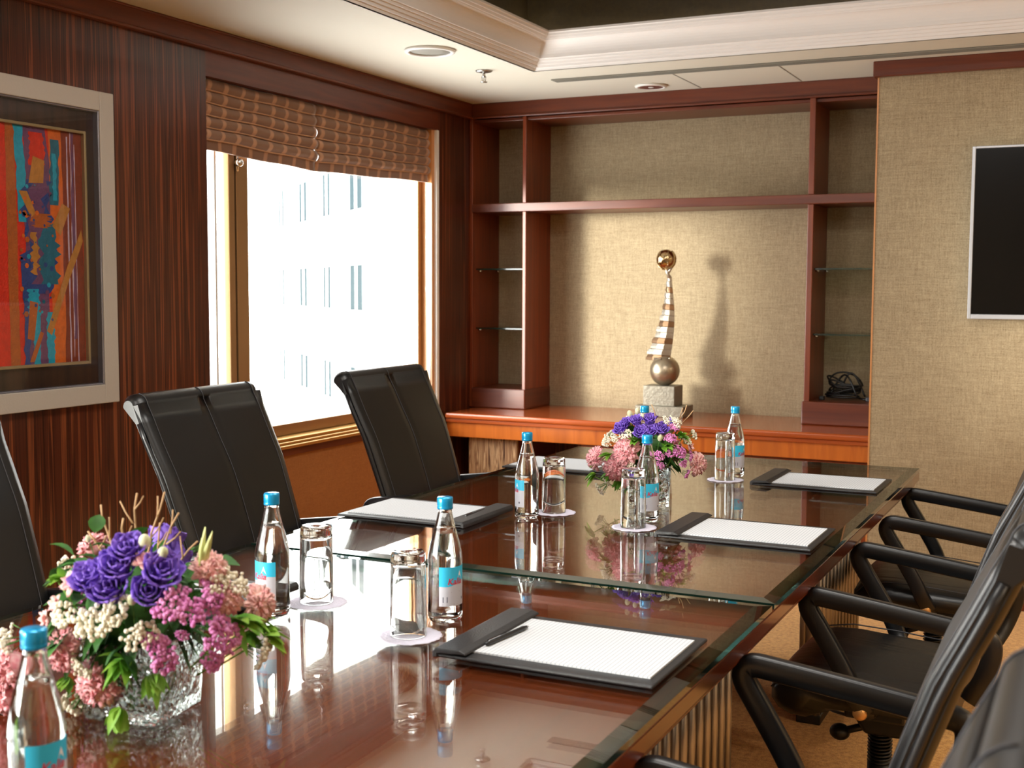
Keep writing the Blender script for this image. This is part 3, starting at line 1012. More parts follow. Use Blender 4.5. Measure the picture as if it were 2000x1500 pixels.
def back_front(z):
    pts = [(.46, -.150), (.50, -.162), (.62, -.196), (.736, -.235), (.86, -.278), (.950, -.322), (1.03, -.358), (1.068, -.378)]
    if z <= pts[0][0]:
        return pts[0][1]
    for (z0, u0), (z1, u1) in zip(pts[:-1], pts[1:]):
        if z <= z1:
            return u0 + (u1 - u0) * (z - z0) / (z1 - z0)
    return pts[-1][1]
def back_halfw(z):
    return .258 + .029 * min(1, max(0, (z - .46) / .50)) ** .8

def make_chair(label):
    t = thing('conference_chair', label, 'chair', (0, 0, 0), 0, 'black leather conference chairs around the table')
    # ---- seat: cross-section rolled over at the front
    sp = [(-.20, .452), (-.10, .458), (.02, .466), (.10, .472), (.16, .470), (.20, .458), (.222, .434), (.222, .404), (.205, .380), (.175, .366), (.14, .364), (.12, .374), (.09, .392), (.02, .398), (-.10, .398), (-.20, .398)]
    def seat_fn(a, b):
        v = (b - .5) * 2
        k_ = a * len(sp)
        i = int(k_) % len(sp); f_ = k_ - int(k_)
        u = sp[i][0] * (1 - f_) + sp[(i + 1) % len(sp)][0] * f_
        z = sp[i][1] * (1 - f_) + sp[(i + 1) % len(sp)][1] * f_
        e = max(0, abs(v) - .82) / .18
        sh = 1 - .42 * e * e
        z = .425 + (z - .425) * sh + .012 * (1 - v * v) * (1 if z > .425 else 0)
        u = u - (.03 * e * e if u > .1 else 0)
        return (u, v * .262, z)
    s = MB(); s.grid(seat_fn, 32, 20)
    n0 = 21
    s.f.append([i * n0 for i in range(33)][:-1]); s.mi.append(0); s.sm.append(True)
    s.f.append([i * n0 + 20 for i in range(33)][:-1][::-1]); s.mi.append(0); s.sm.append(True)
    se = s.build('seat', M['leather'], t)
    MB().tube([(u, .238, z) for u, z in [(-.19, .459), (0, .476), (.12, .480), (.185, .468), (.217, .432)]], .0018, 6).build('seat_seam', M['stitch'], se)
    MB().tube([(u, -.238, z) for u, z in [(-.19, .459), (0, .476), (.12, .480), (.185, .468), (.217, .432)]], .0018, 6).build('seat_seam', M['stitch'], se)
    # ---- back: front face, roll over the top, rear face
    prof = []
    for i in range(13):
        z = .46 + (1.062 - .46) * i / 12
        prof.append((back_front(z), z))
    cu, cz, rr = -.408, 1.055, .034
    for i in range(1, 12):
        a = -.15 + (PI * 1.22) * i / 12
        prof.append((cu + rr * math.cos(a), cz + rr * math.sin(a)))
    for z in (1.008, .945, .86, .736, .62, .50, .46):
        prof.append((back_front(z) - .040 - .006 * math.sin((z - .46) * 4), z))
    P_ = len(prof)
    def back_fn(a, b):
        v = (b - .5) * 2
        k_ = a * P_
        i = int(k_ + 1e-6) % P_; f_ = max(0, k_ - int(k_ + 1e-6))
        u = prof[i][0] * (1 - f_) + prof[(i + 1) % P_][0] * f_
        z = prof[i][1] * (1 - f_) + prof[(i + 1) % P_][1] * f_
        e = max(0, abs(v) - .90) / .10
        front = 1 if i < 13 else 0
        mid = back_front(min(z, 1.02)) - .021
        if front:
            u += .010 * (1 - v * v) * math.sin(PI * min(1, max(0, (z - .46) / .60)))
            u += -.004 * math.exp(-(v / .02) ** 2)
        if i < 13 or i >= 24:
            u = mid + (u - mid) * (1 - .45 * e * e)
        else:
            q_ = 1 - .5 * e * e
            u = cu + (u - cu) * q_; z = cz + (z - cz) * q_
        return (u, v * back_halfw(z), z)
    s = MB(); s.grid(back_fn, P_, 30)
    n0 = 31
    s.f.append([i * n0 for i in range(P_)]); s.mi.append(0); s.sm.append(False)
    s.f.append([i * n0 + 30 for i in range(P_)][::-1]); s.mi.append(0); s.sm.append(False)
    bk = s.build('backrest', M['leatherb'], t)
    for vv in (0.0, -.86, .86):
        zs_ = [.48 + (1.057 - .48) * i / 16 for i in range(17)]
        pts = []
        for z in zs_:
            bu = .010 * (1 - vv * vv) * math.sin(PI * min(1, max(0, (z - .46) / .60)))
            pts.append((back_front(z) + bu - (.003 if vv == 0 else 0) + .0006, vv * back_halfw(z), z))
        for i in range(1, 6):
            a = -.15 + 1.6 * i / 5
            pts.append((cu + (rr + .001) * math.cos(a), vv * .287, cz + (rr + .001) * math.sin(a)))
        MB().tube(pts, .0014, 6).build('backrest_seam', M['stitch'], bk)
    for sg in (-1, 1):
        pts = [(back_front(z) - .022, sg * (back_halfw(z) + .001), z) for z in [.50 + .51 * i / 12 for i in range(13)]]
        MB().tube(pts, .004, 6, sy=.008).build('side_piping', M['armblack'], bk)
    # ---- arms
    for sg in (-1, 1):
        v = sg * .286
        path = [(-.02, sg * .19, .405), (-.012, sg * .25, .408), (.010, v, .452), (.030, v, .50), (.098, v, .610), (.126, v, .654), (.112, v, .679), (.07, v, .675), (-.10, v, .654), (-.235, v, .636), (-.278, v, .628), (-.285, v, .59), (-.262, v * .97, .52), (-.235, sg * .235, .475)]
        pts = smooth_path(path, 2)
        MB().tube(pts, .0215, 10, sy=.0155, up=(0, 1, 0), square=True).build('armrest', M['armblack'], t)
        MB().box(-.09, .05, sg * .185 - .02, sg * .185 + .02, .372, .410).build('arm_bracket', M['black'], t, bevel=.006)
        Mx = Matrix.Translation((.0, sg * .272, .410)) @ Matrix.Rotation(PI / 2, 4, 'X')
        MB().lathe([(.00001, -.008), (.014, -.008), (.017, 0), (.014, .008), (.00001, .008)], 20, M=Mx).build('arm_bolt', M['bolt'], t)
    # ---- mechanism, lever, column
    m = MB(); m.box(-.13, .09, -.09, .09, .345, .400)
    m.prism([(-.10, .345), (.07, .345), (.03, .285), (-.06, .285)], 'Y', -.06, .06)
    m.build('tilt_mechanism', M['black'], t, bevel=.012, seg=3)
    MB().tube(smooth_path([(.04, -.02, .30), (.10, -.05, .29), (.16, -.12, .275), (.165, -.19, .27)]), .006, 8, sy=.004).build('lever', M['black'], t)
    kn_ = MB().ball((.10, .0, .262), .024, 16, 10, sc_=(1.1, 1, .9)); kn_.tube([(.03, 0, .29), (.10, 0, .262)], .010, 10)
    kn_.build('tension_knob', M['black'], t)
    c = MB(); c.lathe([(.00001, .09), (.030, .09), (.030, .20), (.026, .20), (.026, .21), (.018, .21), (.018, .30), (.00001, .30)], 24)
    c.build('gas_column', M['black'], t)
    g = MB()
    for i in range(9):
        g.lathe([(.022, .200 + i * .009), (.031, .2045 + i * .009), (.022, .209 + i * .009)], 20, closed=True)
    g.build('bellows', M['black'], t)
    hb = MB(); hb.lathe([(.00001, .060), (.042, .060), (.046, .080), (.036, .115), (.00001, .115)], 24)
    hub = hb.build('base_hub', M['black'], t)
    for i in range(5):
        a = 2 * PI * i / 5 + .3
        ca_, sa_ = math.cos(a), math.sin(a)
        lg = MB(); lg.tube([(.02 * ca_, .02 * sa_, .095), (.15 * ca_, .15 * sa_, .088), (.262 * ca_, .262 * sa_, .068)], [.026, .021, .014], 10, sy=[.018, .014, .010])
        leg = lg.build('leg', M['black'], t)
        cs = MB()
        Rt = Matrix.Translation((.258 * ca_, .258 * sa_, .027)) @ Matrix.Rotation(a + .8, 4, 'Z') @ Matrix.Rotation(PI / 2, 4, 'X')
        for off in (-.016, .016):
            cs.lathe([(.00001, off - .008), (.022, off - .008), (.0265, off - .004), (.0265, off + .004), (.022, off + .008), (.00001, off + .008)], 20, M=Rt)
        cs.tube([(.258 * ca_, .258 * sa_, .03), (.258 * ca_, .258 * sa_, .07)], .006, 8)
        cs.build('caster', M['black'], leg)
    return t

def lroot(x, y, rz=0.0):
    return (x, y, 0), rz
ch = make_chair('black leather chair between the framed picture and the next chair on the window side')
ch.location, ch.rotation_euler = (-2.035, 2.885, 0), (0, 0, .04)
G_ = 'black leather conference chairs around the table'
dup(ch, (-2.035, 3.915, 0), 0.0, 'black leather chair under the window nearest the shelving counter')
dup(ch, (-2.05, 1.865, 0), 0.02, 'black leather chair below the framed picture, cut off by the left edge')
dup(ch, (-.480, 4.14, 0), PI + .03, 'black leather chair at the far right end of the table, nearest the television wall')
dup(ch, (-.480, 3.12, 0), PI - .02, 'second black leather chair on the television side, counted from the far end')
dup(ch, (-.480, 1.97, 0), PI + .0, 'near black leather chair on the television side whose back edge slants across the lower right')
dup(ch, (-.447, .86, 0), PI + .0, 'closest black leather chair, only its blurred grey-lit back in the lower right corner')

# ================================================================== THINGS ON THE TABLE
ZT = .7503
M['glassware'] = glass('clear_glassware', (.985, .99, .985, 1), 1.46)
M['water'] = glass('water', (.99, 1, 1, 1), 1.33)
M['capblue'] = plain('blue_metal_cap', lin(10, 150, 205), .28, metal=.35, coat=.4)
M['labelblue'] = plain('label_sky_blue', lin(50, 190, 230), .5)
M['labelgrey'] = plain('label_pale_grey', lin(196, 196, 206), .5)
M['labelred'] = plain('label_red_ink', lin(196, 50, 74), .5)
M['labelink'] = plain('label_dark_ink', lin(70, 70, 90), .5)
M['labelwhite'] = plain('label_white_peak', lin(240, 238, 240), .5)

def text_verts(body, size):
    cu_ = bpy.data.curves.new('lettering', 'FONT')
    cu_.body = body
    cu_.size = size
    cu_.shear = .25
    cu_.offset = size * .02
    cu_.resolution_u = 3
    o = bpy.data.objects.new('lettering', cu_)
    COL.objects.link(o)
    dg = bpy.context.evaluated_depsgraph_get()
    me = bpy.data.meshes.new_from_object(o.evaluated_get(dg))
    bm = bmesh.new(); bm.from_mesh(me)
    bmesh.ops.triangulate(bm, faces=bm.faces)
    vs = [tuple(v.co) for v in bm.verts]
    fs = [[v.index for v in f.verts] for f in bm.faces]
    bm.free()
    bpy.data.objects.remove(o); bpy.data.meshes.remove(me); bpy.data.curves.remove(cu_)
    return vs, fs
TXT = text_verts('Kalia', .017)

RO = .0335
BP = [(.00001, .004), (.012, .0035), (.022, .001), (.029, .0008), (.0325, .006), (RO, .012), (RO, .030), (.0328, .034), (.0328, .112), (RO, .116), (.0322, .130), (.0285, .150), (.0225, .172), (.0175, .192), (.0140, .208), (.0130, .216), (.0145, .218), (.0145, .222), (.0128, .224), (.0128, .232)]
BI = [(.0105, .232), (.0105, .216), (.0118, .206), (.0152, .190), (.0202, .170), (.0262, .148), (.0298, .128), (.0308, .114), (.0308, .020), (.028, .010), (.018, .0075), (.00001, .010)]
def water_prof(z1):
    p = [(.00001, .0102), (.018, .0077), (.0279, .0102), (.0307, .0202), (.0307, .114), (.0297, .128), (.0261, .148), (.0201, .170), (.0178, z1)]
    return p + [(.00001, z1)]
def make_bottle(label):
    t = thing('water_bottle', label, 'bottle', (0, 0, ZT), 0, 'glass water bottles with blue caps')
    m = MB(); m.lathe(BP + BI, 40, closed=True)
    m.build('glass_body', M['glassware'], t)
    m = MB(); m.lathe(water_prof(.180), 32); m.build('water', M['water'], t)
    m = MB()
    n = 36
    pr_ = [(.0131, .2165), (.0152, .2165), (.0154, .2195), (.0148, .2215), (.0152, .2235), (.0152, .2365), (.0142, .2390), (.00001, .2392)]
    m.lathe(pr_, n)
    m.build('cap', M['capblue'], t)
    # paper label wrapped round the front (local +x is its middle)
    def L_(a, z, r=.0331):
        return (r * math.cos(a), r * math.sin(a), z)
    m = MB()
    H0, H1, W_ = .034, .109, 1.02
    def strp(a0, a1, z0f, z1f, mi, r, n_=14):
        vs = []
        for i in range(n_ + 1):
            a = a0 + (a1 - a0) * i / n_
            vs.append(L_(a, z0f(a), r)); vs.append(L_(a, z1f(a), r))
        m.add(vs, [(2 * i, 2 * i + 2, 2 * i + 3, 2 * i + 1) for i in range(n_)], mi, True)
    mid_ = lambda a: .076 + .006 * (a / W_) + .002 * math.sin(a * 4)
    strp(-W_, W_, lambda a: H0, mid_, 1, .0331)
    strp(-W_, W_, mid_, lambda a: H1, 0, .0331)
    lb = m.build('paper_label', [M['labelblue'], M['labelgrey']], t, fix=False)
    m = MB()
    # white mountain peak behind the red lettering, and small print below
    pk = [(.0, .074), (.10, .084), (.22, .094), (.30, .101), (.37, .095), (.44, .088), (.58, .079), (.66, .074)]
    m.add([L_(a, z, .03325) for a, z in pk], [tuple(range(len(pk)))], 0)
    vs, fs = TXT
    m.add([L_((x - .020) / .0335 + .06, .0755 + y, .03345) for x, y, z in vs], fs, 1)
    for a0, a1, z0, z1 in ((-.80, -.52, .041, .052), (.50, .62, .044, .049), (-.8, -.1, .0365, .0380), (.1, .7, .0365, .038), (-.3, .3, .060, .0615)):
        m.add([L_(a0, z0, .03325), L_(a1, z0, .03325), L_(a1, z1, .03325), L_(a0, z1, .03325)], [(0, 1, 2, 3)], 2)
    m.build('label_print', [M['labelwhite'], M['labelred'], M['labelink']], lb, fix=False)
    return t
def face(x, y, delta):
    return math.atan2(-y, -x) + math.radians(delta)
B_ = [(-1.131, 2.040, 'water bottle with blue cap behind the nearest right-hand notepad, red lettering facing right', 38),
      (-1.452, 1.925, 'water bottle with blue cap just right of the large bouquet on the window side', -48),
      (-1.120, 1.028, 'closest water bottle, in front of the large flower arrangement in the lower left corner', 35),
      (-1.438, 3.062, 'water bottle at the middle place on the window side, left of the smaller bouquet', -72),
      (-1.122, 3.160, 'water bottle with blue cap standing right in front of the smaller bouquet', 32),
      (-1.130, 4.065, 'farthest right water bottle, beside the tumbler at the far television-side place', 50),
      (-1.411, 3.943, 'water bottle hidden behind the smaller bouquet, only its blue cap showing', -40)]
b0 = make_bottle(B_[0][2])
b0.location = (B_[0][0], B_[0][1], ZT); b0.rotation_euler = (0, 0, face(B_[0][0], B_[0][1], B_[0][3]))
for x, y, lb_, de in B_[1:]:
    dup(b0, (x, y, ZT), face(x, y, de), lb_)

# tumblers turned upside down on paper doilies
DZ = .0016
def make_doily(label):
    n = 96
    m = MB()
    ring_ = []
    for i in range(n):
        a = 2 * PI * i / n
        r = .0585 + .0022 * abs(math.cos(a * 12))
        ring_.append((r * math.cos(a), r * math.sin(a)))
    r2 = [(x * .86, y * .86) for x, y in ring_]
    r3 = [(x * .60, y * .60) for x, y in ring_]
    vs, fs = [], []
    for k_, (rg, z) in enumerate(((ring_, .0018), (r2, .0010), (r3, .0013))):
        vs += [(x, y, z + (.0006 * math.sin(i * .7) if k_ == 0 else 0)) for i, (x, y) in enumerate(rg)]
    for k_ in range(2):
        fs += [(k_ * n + i, k_ * n + (i + 1) % n, (k_ + 1) * n + (i + 1) % n, (k_ + 1) * n + i) for i in range(n)]
    fs.append(tuple(2 * n + i for i in range(n)))
    m.add(vs, fs, 0, True)
    o = m.build('paper_doily', M['doily'], None, solid=.0008, fix=False)
    return tag(o, label, 'doily', 'scalloped paper doilies under the tumblers')
M['doily'] = plain('white_doily_paper', lin(206, 202, 218), .8, bump=(160, .3))
GP = [(.0335, .0), (.0340, .0015), (.0338, .05), (.0330, .10), (.0322, .140), (.0312, .152), (.0285, .1565), (.015, .1550), (.00001, .1545)]
GI = [(.00001, .134), (.018, .1345), (.0265, .1375), (.0288, .130), (.0304, .09), (.0316, .04), (.0322, .002), (.0328, .0)]
def make_tumbler(label):
    m = MB(); m.lathe(GP + GI, 40, closed=True)
    o = m.build('tumbler', M['glassware'], None)
    return tag(o, label, 'glass', 'highball tumblers turned upside down on doilies')
T_ = [(-1.137, 1.912, 'upturned tumbler nearest the camera, on its doily left of the nearest notepad'),
      (-1.425, 2.034, 'upturned tumbler just right of the bottle beside the large bouquet'),
      (-1.403, 3.168, 'upturned tumbler behind the bottle at the middle window-side place'),
      (-1.125, 3.064, 'upturned tumbler directly in front of the smaller bouquet'),
      (-1.137, 3.972, 'farthest upturned tumbler, next to the far right water bottle')]
DL = ['doily under the tumbler nearest the camera', 'doily under the tumbler beside the large flower arrangement', 'doily under the tumbler at the middle window-side place', 'doily under the tumbler in front of the smaller bouquet', 'farthest doily, under the tumbler at the far right place']
g0 = d0 = None
for (x, y, lb_), dl_ in zip(T_, DL):
    if g0 is None:
        g0 = make_tumbler(lb_); d0 = make_doily('white scalloped paper ' + dl_)
        go, do = g0, d0
    else:
        go, do = g0.copy(), d0.copy()
        COL.objects.link(go); COL.objects.link(do)
        go['label'] = lb_; do['label'] = 'white scalloped paper ' + dl_
    go.location = (x, y, ZT + DZ + .0004)
    do.location = (x + .004, y - .003, ZT)
    do.rotation_euler = (0, 0, rnd.random())

# leather pad holders with paper and pens
def paper_mat():
    m, nt, out = new_mat('lined_paper')
    tc = N(nt, 'TexCoord'); sx = N(nt, 'SeparateXYZ'); L(nt, tc.outputs['Object'], sx.inputs[0])
    a = N(nt, 'Math', operation='MULTIPLY'); a.inputs[1].default_value = 1 / .0078; L(nt, sx.outputs[0], a.inputs[0])
    f = N(nt, 'Math', operation='FRACT'); L(nt, a.outputs[0], f.inputs[0])
    g = N(nt, 'Math', operation='LESS_THAN'); g.inputs[1].default_value = .14; L(nt, f.outputs[0], g.inputs[0])
    mx = N(nt, 'MixRGB'); mx.inputs[1].default_value = lin(212, 215, 219); mx.inputs[2].default_value = lin(150, 158, 172)
    L(nt, g.outputs[0], mx.inputs[0])
    p = N(nt, 'BsdfPrincipled'); p.inputs['Roughness'].default_value = .75; L(nt, mx.outputs[0], p.inputs['Base Color']); L(nt, p.outputs[0], out.inputs[0])
    return m
M['paper'] = paper_mat()
M['padleather'] = plain('black_pad_leather', lin(34, 34, 36), .42, bump=(300, .15))
def make_pad(label):
    # local +x points away from the table's centre line (flap at -x)
    t = thing('pad_holder', label, 'pad holder', (0, 0, ZT), 0, 'black pad holders with lined paper')
    MB().box(-.200, .200, -.150, .150, 0, .0065).build('board', M['padleather'], t, bevel=.003, seg=3)
    MB().box(-.150, .185, -.118, .118, .0066, .0095).build('notepad', M['paper'], t)
    m = MB(); m.prism([(-.202, .0), (-.202, .010), (-.196, .0165), (-.150, .0175), (-.138, .013), (-.136, .0098), (-.150, .0098), (-.192, .0070), (-.192, .0)], 'Y', -.152, .152)
    m.build('clip_flap', M['padleather'], t, bevel=.002, seg=2)
    return t
P1 = [(-.833, 1.972, 0, 'black pad holder with blank paper and a pen at the nearest television-side place'),
      (-1.722, 2.995, PI, 'black pad holder with blank paper at the middle window-side place, with a pen'),
      (-.832, 3.120, 0, 'black pad holder at the middle television-side place, right of the smaller bouquet'),
      (-.832, 4.058, 0, 'farthest black pad holder on the television side of the table'),
      (-1.722, 4.030, PI, 'farthest black pad holder on the window side, behind the bottle and tumbler'),
      (-1.722, 1.955, PI, 'black pad holder hidden behind the large flowers and the bottle beside them')]
p0 = make_pad(P1[0][3])
p0.location = (P1[0][0], P1[0][1], ZT)
for x, y, rz, lb_ in P1[1:]:
    dup(p0, (x, y, ZT), rz, lb_)
def pen(loc, rz, label):
    t = thing('pen', label, 'pen', loc, rz, 'black pens on the pads')
    MB().tube([(-.068, 0, .0045), (-.062, 0, .0045), (.050, 0, .0045), (.064, 0, .0042)], [.0032, .0045, .0045, .003], 12).build('barrel', M['black'], t)
    MB().tube([(.064, 0, .0042), (.072, 0, .0036)], [.0024, .0008], 10).build('tip', M['chrome'], t)
    m = MB(); m.box(-.064, -.024, -.0015, .0015, .0095, .0105); m.box(-.064, -.060, -.0015, .0015, .008, .0105)
    m.build('clip', M['chrome'], t)
    return t
pen((-.955, 1.955, ZT + .0098), math.radians(83), 'black pen lying on the nearest notepad beside its flap')
pen((-1.561, 2.990, ZT + .0098), math.radians(92), 'black pen lying on the middle window-side notepad beside its flap')

# ================================================================== FLOWERS
def petal_mat(name, c1, c2, scale=60):
    m, nt, out = new_mat(name)
    tc = N(nt, 'TexCoord'); no = N(nt, 'TexNoise'); no.inputs['Scale'].default_value = scale; L(nt, tc.outputs['Object'], no.inputs['Vector'])
    r = ramp(nt, [(.35, c1), (.65, c2)]); L(nt, no.outputs[0], r.inputs[0])
    p = N(nt, 'BsdfPrincipled'); p.inputs['Roughness'].default_value = .6; L(nt, r.outputs[0], p.inputs['Base Color'])
    tl = N(nt, 'BsdfTranslucent'); L(nt, r.outputs[0], tl.inputs[0])
    mx = N(nt, 'MixShader'); mx.inputs[0].default_value = .18
    L(nt, p.outputs[0], mx.inputs[1]); L(nt, tl.outputs[0], mx.inputs[2]); L(nt, mx.outputs[0], out.inputs[0])
    return m
M['lis'] = petal_mat('violet_petals', lin(112, 76, 190), lin(150, 114, 222))
M['carn'] = petal_mat('pink_petals', lin(246, 160, 172), lin(254, 208, 208), 120)
M['carn2'] = petal_mat('pale_pink_petals', lin(244, 176, 178), lin(252, 214, 204), 90)
M['cream'] = petal_mat('cream_florets', lin(238, 230, 206), lin(250, 246, 230))
M['mag'] = petal_mat('orchid_pink_florets', lin(218, 126, 196), lin(238, 162, 216))
M['bud'] = petal_mat('green_white_bud', lin(196, 202, 156), lin(228, 222, 194))
M['leaf'] = petal_mat('dark_leaf', lin(30, 74, 26), lin(62, 118, 40), 30)
M['leafb'] = petal_mat('bright_leaf', lin(82, 142, 36), lin(140, 184, 62), 30)
M['lily'] = petal_mat('pale_yellow_green', lin(188, 204, 120), lin(222, 226, 160), 30)
M['twig'] = plain('dry_twig', lin(176, 140, 100), .7)
M['stem'] = plain('green_stem', lin(74, 120, 46), .5)
M['vase'] = glass('pressed_glass', (.97, .99, .98, 1), 1.48, .0, bump=(110, .5))

def frame(c, d):
    """matrix with local z along d at c"""
    d = Vector(d).normalized()
    s = d.cross(Vector((.13, .21, 1))).normalized()
    w = d.cross(s).normalized()
    m = Matrix((( s.x, w.x, d.x, c[0]), (s.y, w.y, d.y, c[1]), (s.z, w.z, d.z, c[2]), (0, 0, 0, 1)))
    return m
def petal(mb, T, ang, tilt, ln, wd_, cup, r0=0.0, z0=0.0, ruf=0.0, mi=0, nu=4, nv=4, ph=0.0):
    """one curved petal: starts at radius r0, height z0; tilt 0 = upright, 90 = flat"""
    R_ = T @ Matrix.Rotation(ang, 4, 'Z')
    def fn(a, b):
        v = (b - .5) * 2
        w_ = wd_ * min(1, .30 + 1.5 * a) * math.sqrt(max(.03, 1 - a ** 5))
        th = math.radians(tilt) * (.2 + .8 * a)
        rr = r0 + ln * a * math.sin(th)
        zz = z0 + ln * a * math.cos(th) - .10 * ln * v * v * a
        if ruf:
            zz += ruf * ln * a * math.sin(v * 7 + ph)
            rr += ruf * ln * a * math.cos(v * 9 + ph * 2)
        if cup:
            k_ = v * w_ / (rr + (1 - cup) * ln + 1e-4)
            return R_ @ Vector((rr * math.cos(k_), (rr + (1 - cup) * ln * .8) * math.sin(k_), zz))
        return R_ @ Vector((rr, v * w_, zz))
    mb.grid(fn, nu, nv, mi)
def lisianthus(parent, c, d, r):
    m = MB(); T = frame(c, d); h = r * 1.5
    T = T @ Matrix.Translation((0, 0, -r * .75))
    for k_, (n_, rr, tl, wd_, ln) in enumerate(((3, .10, 5, .42, 1.20), (4, .26, 9, .58, 1.25), (5, .42, 14, .66, 1.25), (5, .56, 22, .74, 1.2))):
        for i in range(n_):
            petal(m, T, 2 * PI * i / n_ + k_ * .7 + rnd.uniform(-.2, .2), tl + rnd.uniform(-4, 4), r * ln, r * wd_, .9, r * rr, 0, .035, 0, 7, 8, rnd.random() * 6)
    m.build('lisianthus', M['lis'], parent, solid=.0006, fix=False)
def carnation(parent, c, d, r, mat='carn'):
    m = MB(); T = frame(c, d) @ Matrix.Translation((0, 0, -r * .65))
    for k_ in range(6):
        n_ = (5, 8, 10, 12, 13, 13)[k_]
        for i in range(n_):
            tl = (6, 20, 36, 52, 68, 84)[k_]
            petal(m, T, 2 * PI * i / n_ + k_ * .5 + rnd.uniform(-.2, .2), tl + rnd.uniform(-7, 7), r * (1.30 - .02 * k_), r * .40, .3, r * .05, r * .10, .08, 0, 5, 9, rnd.random() * 6)
    m.ball(T @ Vector((0, 0, r * .45)), r * .78, 14, 10)
    m.build('carnation', M[mat], parent, solid=.0005, fix=False)
def statice(parent, c, d, r, mat, name, dense=38):
    m = MB(); T = frame(c, d); ax = rnd.random() * PI
    ca_, sa_ = math.cos(ax), math.sin(ax)
    for i in range(dense):
        u, v = rnd.uniform(-1, 1), rnd.uniform(-.62, .62)
        if u * u + (v / .62) ** 2 > 1:
            continue
        x, y = (u * ca_ - v * sa_) * r, (u * sa_ + v * ca_) * r
        z = r * .35 * (1 - u * u) + rnd.uniform(-.14, .10) * r
        s_ = rnd.uniform(.085, .125) * r
        P_ = T @ Vector((x, y, z))
        m.ball(P_, s_, 7, 5, sc_=(1, 1, rnd.uniform(.8, 1.3)))
        if i % 8 == 0:
            m.tube([P_, T @ Vector((x * .4, y * .4, -r * .7))], r * .03, 4, mi=1)
    m.build(name, [M[mat], M['stem']], parent, fix=False)
def bud(parent, c, d, r):
    m = MB(); T = frame(c, d)
    m.ball((0, 0, 0), r, 12, 8, M=None, sc_=(1, 1, 1.45)); 
    m.v = [tuple(T @ Vector(p)) for p in m.v]
    m.tube([T @ Vector((0, 0, -r * 1.2)), T @ Vector((0, 0, -r * 3.4)) , Vector(c) * .55], r * .16, 6, mi=1)
    m.build('flower_bud', [M['bud'], M['stem']], parent, fix=False)
def loose(parent, c, d, r):
    m = MB(); T = frame(c, d) @ Matrix.Translation((0, 0, -r * .5))
    for k_ in range(2):
        for i in range(5):
            petal(m, T, 2 * PI * i / 5 + k_ * .6, 35 + 30 * k_, r * 1.25, r * .5, .35, r * .08, 0, .07, 0, 4, 4, rnd.random() * 6)
    m.build('pink_bloom', M['carn2'], parent, solid=.0005, fix=False)
def leaf(mb, p, d, ln, wd_, mi=0, droop=.35):
    d = Vector(d).normalized(); s = d.cross(Vector((0, 0, 1)))
    if s.length < .05: s = Vector((1, 0, 0))
    s.normalize(); up = s.cross(d)
    roll = rnd.uniform(-.6, .6)
    s2 = s * math.cos(roll) + up * math.sin(roll); up2 = s2.cross(d)
    def fn(a, b):
        v = (b - .5) * 2
        w_ = wd_ * math.sin(PI * min(1, a ** .8)) 
        return Vector(p) + d * ln * a + s2 * (v * w_) + up2 * (abs(v) * w_ * .35) + Vector((0, 0, -droop * ln * a * a))
    mb.grid(fn, 5, 2, mi)
def sprig(parent, c, d, r):
    m = MB()
    for i in range(9):
        dd = (Vector(d).normalized() + Vector((rnd.uniform(-.8, .8), rnd.uniform(-.8, .8), rnd.uniform(-.5, .6)))).normalized()
        leaf(m, Vector(c) - Vector(d).normalized() * r * .5, dd, r * rnd.uniform(1.1, 1.7), r * rnd.uniform(.30, .42))
    m.tube([Vector(c), Vector(c) * .5], .0014, 5)
    m.build('bright_sprig', M['leafb'], parent, fix=False)

